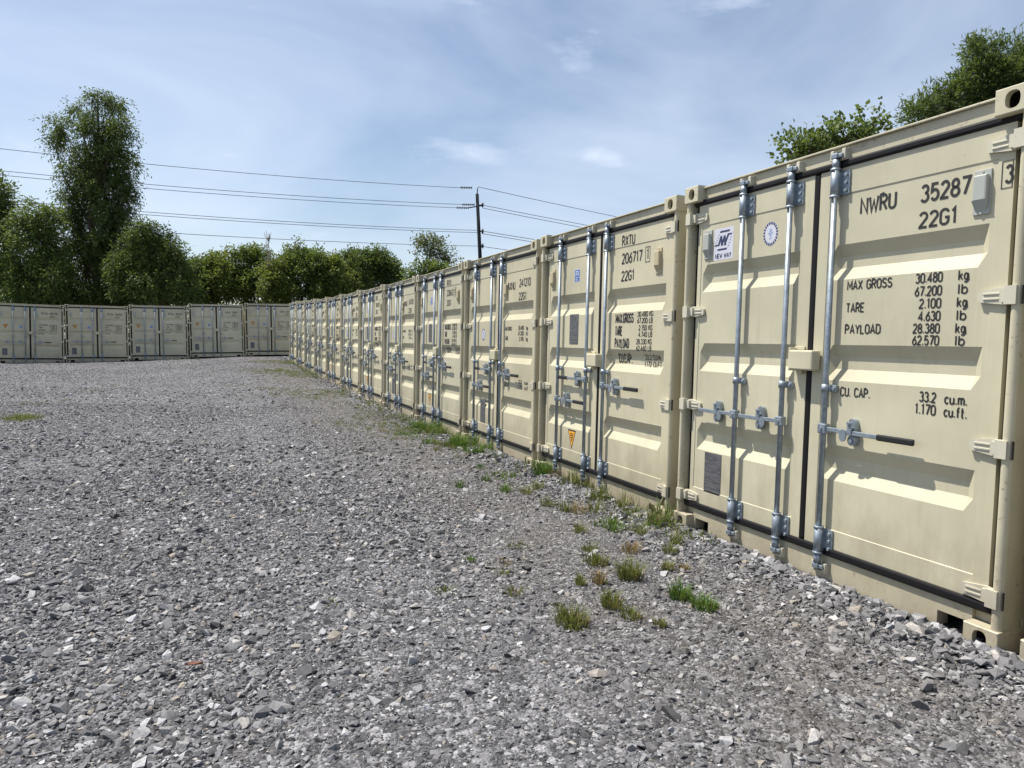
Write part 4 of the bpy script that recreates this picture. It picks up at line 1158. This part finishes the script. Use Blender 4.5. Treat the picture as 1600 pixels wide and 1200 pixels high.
G1 = 'trees behind the far containers'; G2 = 'bushes behind the far containers'; G3 = 'trees behind the long row'
tree('tall_tree', 'tall feathery tree towering over the shaded far row', 'tree', G1, 150, 43,
     [(152, 150, 20, 18, 0), (180, 160, 20, 22, .3), (120, 166, 18, 16, 0), (92, 195, 24, 22, .4), (84, 220, 16, 18, 0), (155, 195, 34, 30, 0), (192, 200, 24, 26, -.3), (140, 240, 34, 34, 0), (185, 245, 30, 32, .3), (113, 262, 22, 24, -.4),
      (165, 290, 42, 36, 0), (205, 290, 18, 22, .2), (126, 308, 26, 30, 0), (97, 300, 12, 12, 0), (166, 335, 44, 36, .3), (118, 345, 24, 28, 0), (165, 385, 48, 40, 0), (216, 374, 30, 28, -.3), (250, 385, 30, 26, 0), (270, 405, 18, 22, 0),
      (128, 402, 38, 40, .5), (190, 430, 56, 40, 0), (110, 446, 46, 34, .2), (236, 436, 48, 40, .3), (150, 468, 80, 26, 0), (60, 470, 60, 26, 1.0), (240, 470, 50, 24, 1.0)],
     (.18, .064), 9500, LEAF_DARK, .6, 14, .7, .24, .12, 1)
tree('leafy_tree', 'dark tree cut off by the left edge', 'tree', G1, -15, 42,
     [(-15, 320, 32, 45, 0), (5, 300, 18, 22, 0), (-10, 380, 36, 50, 0), (5, 430, 40, 50, .5), (-20, 280, 22, 25, 0)], (.19, .10), 1300, LEAF_DARK, .25, 12, .8, .2, .35, 2)
tree('leafy_tree', 'lighter green tree between the left edge and the tall feathery one', 'tree', G1, 62, 41,
     [(55, 335, 30, 26, 0), (38, 360, 24, 30, 0), (78, 345, 22, 26, 0), (60, 385, 40, 36, 0), (40, 425, 34, 40, .4), (85, 430, 34, 42, -.3), (55, 455, 44, 30, 0)], (.19, .075), 2100, LEAF_MID, .4, 12, .8, .18, .35, 3)
tree('leafy_tree', 'rounded tree leaning out on the right side of the tall feathery one', 'tree', G1, 245, 41,
     [(232, 356, 24, 20, 0), (252, 366, 20, 18, .3), (272, 384, 22, 20, 0), (222, 384, 28, 28, 0), (256, 404, 30, 26, .4), (280, 418, 20, 24, 0), (232, 440, 56, 34, 0), (284, 450, 26, 30, 0), (205, 425, 36, 42, 0)], (.18, .07), 2600, LEAF_DARK, .4, 12, .8, .18, .35, 4)
bushes = [(305, 440, [(302, 428, 20, 22, 0), (312, 450, 24, 28, 0), (292, 452, 22, 28, 0), (318, 414, 10, 12, 0)], LEAF_MID, 'green bush right beside the rounded tree, leftmost of the hedge'),
          (348, 440, [(348, 420, 24, 22, 0), (338, 446, 28, 32, 0), (364, 444, 26, 30, 0), (356, 402, 12, 10, 0), (332, 412, 12, 12, 0)], LEAF_YEL, 'yellowish sunlit bush, brightest of the hedge'),
          (400, 440, [(398, 416, 26, 22, 0), (392, 446, 28, 32, 0), (416, 444, 26, 32, 0), (405, 398, 14, 12, 0), (384, 402, 10, 10, 0)], LEAF_MID, 'mid green bush below the bare twiggy sapling'),
          (436, 450, [(436, 430, 18, 18, 0), (440, 452, 24, 28, 0), (428, 458, 20, 26, 0)], LEAF_YEL, 'small yellow-green bush, lowest in the hedge'),
          (468, 440, [(462, 410, 20, 20, 0), (484, 412, 20, 22, 0), (470, 438, 30, 32, 0), (462, 392, 10, 12, 0), (496, 398, 10, 11, 0), (455, 456, 24, 28, 0), (498, 440, 22, 30, 0)], LEAF_MID, 'taller bush with two pointed tops in the hedge'),
          (520, 440, [(520, 424, 20, 20, 0), (525, 445, 26, 30, 0), (510, 450, 22, 28, 0), (518, 410, 8, 10, 0)], LEAF_YEL, 'loose light bush left of the two dark trees'),
          (556, 440, [(552, 414, 22, 20, 0), (560, 434, 26, 28, 0), (545, 440, 24, 26, 0), (566, 402, 10, 10, 0), (544, 402, 8, 10, 0)], LEAF_DARK, 'dark leafy tree behind the long row, left one of two'),
          (596, 430, [(592, 410, 20, 16, 0), (600, 424, 22, 22, 0), (580, 428, 22, 24, 0), (590, 398, 10, 8, 0), (610, 432, 12, 18, 0)], LEAF_DARK, 'dark leafy tree behind the long row, right one of two')]
for i, (u, v, lb, mat, lab) in enumerate(bushes):
    lb = [(a, b_ - 1, c_ + 4, d_ + 3, e_) for a, b_, c_, d_, e_ in lb]
    tree('bush' if mat is not LEAF_DARK else 'leafy_tree', lab, 'bush' if mat is not LEAF_DARK else 'tree', G2 if mat is not LEAF_DARK else G3, u, 44 + (i % 3) * .8 + (4 if i > 5 else 0), lb, (.16, .09), 1700, mat, .15, 11, .6, .10, .30, 10 + i)
tree('leafy_tree', 'small airy tree next to the utility pole', 'tree', G3, 680, 40, [(672, 382, 18, 15, 0), (692, 388, 14, 16, 0), (660, 380, 10, 12, 0), (684, 404, 18, 14, 0), (702, 408, 9, 8, 0)], (.15, .08), 250, LEAF_GREY, .1, 9, .6, .09, .2, 30)
tree('bush', 'low green bush at the foot of the small airy tree', 'bush', G3, 660, 38, [(662, 420, 20, 8, 0), (645, 432, 14, 10, 0), (684, 426, 18, 12, 0)], (.16, .08), 320, LEAF_MID, .1, 9, .5, .06, .3, 31)
tree('leafy_tree', 'round-leaved tree top peeking over the nearest container roof', 'tree', G3, 1290, 15.5,
     [(1290, 212, 30, 22, 0), (1262, 226, 26, 18, 0), (1325, 212, 20, 14, 0), (1362, 202, 18, 10, .3), (1235, 240, 18, 10, 0), (1300, 245, 70, 22, .4), (1345, 235, 50, 20, .4)], (.105, .075), 430, LEAF_MID, .05, 9, .34, .12, .25, 40)
tree('narrow_leaved_tree', 'dense narrow-leaved tree in the top right corner', 'tree', G3, 1560, 15.0,
     [(1540, 122, 36, 34, 0), (1590, 108, 34, 42, 0), (1508, 140, 30, 26, 0), (1470, 165, 28, 18, 0), (1575, 150, 60, 46, .3), (1530, 88, 14, 16, 0), (1435, 185, 20, 10, 0), (1520, 190, 70, 30, .4), (1630, 110, 50, 60, .3)],
     (.115, .026), 3600, LEAF_DARK, -.05, 13, .30, .16, .2, 41)
# low growth between the trunks behind the far row
ul = []
for k in range(26):
    u = -40 + k * 24; p = at(u, 520, 41.5 + random.uniform(0, 2.5)); g = gz(p.x, p.y)
    ul.append((p.x, p.y, g + .9, 1.0, .9, random.uniform(1.5, 2.0)))
me_, _c = leaf_cloud('undergrowth', ul, 4200, (.17, .10), LEAF_DARK, .1, 10, .5, .2, 77)
tag(link('undergrowth', me_), 'dark undergrowth in the gaps behind the shaded far row', 'undergrowth', kind='stuff')
# bare sapling among the bushes
b = at(418, 470, 43.5); b.z = gz(b.x, b.y)
m = MB(); rr = random.Random(5); top = at(419, 364, 43.5) - b
m.tube([(0, 0, 0), (top.x * .5, top.y * .5, top.z * .6), (top.x, top.y, top.z)], [.06, .045, .014], 6)
for k in range(26):
    f = rr.uniform(.62, .95); s = Vector((top.x * f, top.y * f, top.z * f)); a = rr.uniform(0, 6.28); ln = rr.uniform(.4, 1.1) * (1.25 - f) * 2
    e = s + Vector((math.cos(a) * ln * .45, math.sin(a) * ln * .45, ln))
    m.tube([s, s.lerp(e, .5) + Vector((math.cos(a), math.sin(a), 0)) * .06, e], [.022, .016, .008], 4, caps=False)
tag(link('bare_sapling', m.mesh('bare_sapling', DEADWOOD), None, b), 'bare grey twiggy sapling sticking up out of the hedge', 'sapling', None)

# ------------------------------------------------------------------ utility pole and lines
PD = 62.0
top, low = at(745.5, 303, PD), at(750, 400, PD)
dirv = (top - low).normalized(); foot = low - dirv * ((low.z - 0.3) / dirv.z)
pole = empty('utility_pole', foot); tag(pole, 'dark wooden utility pole rising behind the long container row', 'utility pole')
m = MB(); m.tube([Vector((0, 0, -.3)), (top - foot) * .5, top - foot], [.21, .18, .145], 12); link('shaft', m.mesh('shaft', POLEWOOD), pole)
m = MB(); m.tube([top - foot, at(746.5, 291, PD) - foot], [.05, .04], 8); link('top_pin', m.mesh('top_pin', PORC), pole)
def insulator_string(u0, u1, v, dy):
    m = MB(); a, b = at(u0, v, PD + dy) - foot, at(u1, v + .4, PD + dy) - foot
    m.tube([a, b], .035, 6)
    for k in range(7):
        p = a.lerp(b, (k + .5) / 7); q = (b - a).normalized()
        m.tube([p - q * .05, p + q * .02, p + q * .05], [.05, .13, .04], 10)
    return link('insulator', m.mesh('insulator', PORC), pole)
insulator_string(719, 738, 293, 0); insulator_string(722, 742, 319.5, .3); insulator_string(713, 733, 324.5, -.5)
m = MB(); a, b = at(733, 324.5, PD - .5) - foot, at(755, 321, PD + .4) - foot; m.tube([a, b], .05, 6); link('cross_arm', m.mesh('cross_arm', POLEWOOD), pole)
for v in (321, 362, 385):
    m = MB(); p = at(748.5, v, PD - .05) - foot; q = at(754, v + (-1), PD + .2) - foot
    m.tube([p, q], .06, 6); m.tube([q - Vector((0, 0, .22)), q, q + Vector((0, 0, .22))], [.06, .12, .06], 8); link('bracket', m.mesh('bracket', PORC), pole)

def wire(label, a, b, sag, rad=.021):
    m = MB(); n = 24; line = []
    for i in range(n + 1):
        k = i / n; p = a.lerp(b, k); p.z -= sag * 4 * k * (1 - k); line.append(p - a)
    m.tube(line, rad, 5); o = link('power_line', m.mesh('power_line', WIRE), None, a)
    tag(o, label, 'cable', 'cables strung on the utility pole')
LD, RD = 45.0, 112.0
for up, vp, vl, lab in ((719, 293.4, 216, 'topmost cable running left from the pole past the tall tree'), (722, 319.5, 252, 'upper cable of the pair running left from the pole insulators'),
                        (713, 324.6, 259, 'lower cable of the pair running left from the pole insulators'), (748, 360, 299, 'upper cable of the middle pair running left from the pole'),
                        (748, 363.5, 304, 'lower cable of the middle pair running left from the pole'), (748, 384.5, 334, 'lowest thin cable running left above the hedge')):
    wire(lab, at(up, vp, PD), at(-140, vl, LD), .35)
for up, vp, vr, lab in ((747, 292, 397, 'topmost cable falling to the right of the pole'), (754, 320.5, 410, 'second cable falling to the right of the pole'), (754, 325, 416, 'third cable falling to the right of the pole'),
                        (753, 361, 432, 'fourth cable falling to the right of the pole'), (753, 365, 437, 'fifth cable falling to the right of the pole'), (753, 385, 445, 'lowest cable falling to the right of the pole')):
    wire(lab, at(up, vp, PD), at(1300, vr, RD), .5, .026)
wire('short black cable seen low between the dark trees and the small airy tree', at(752, 427, PD), at(420, 424, 66), .1, .045)
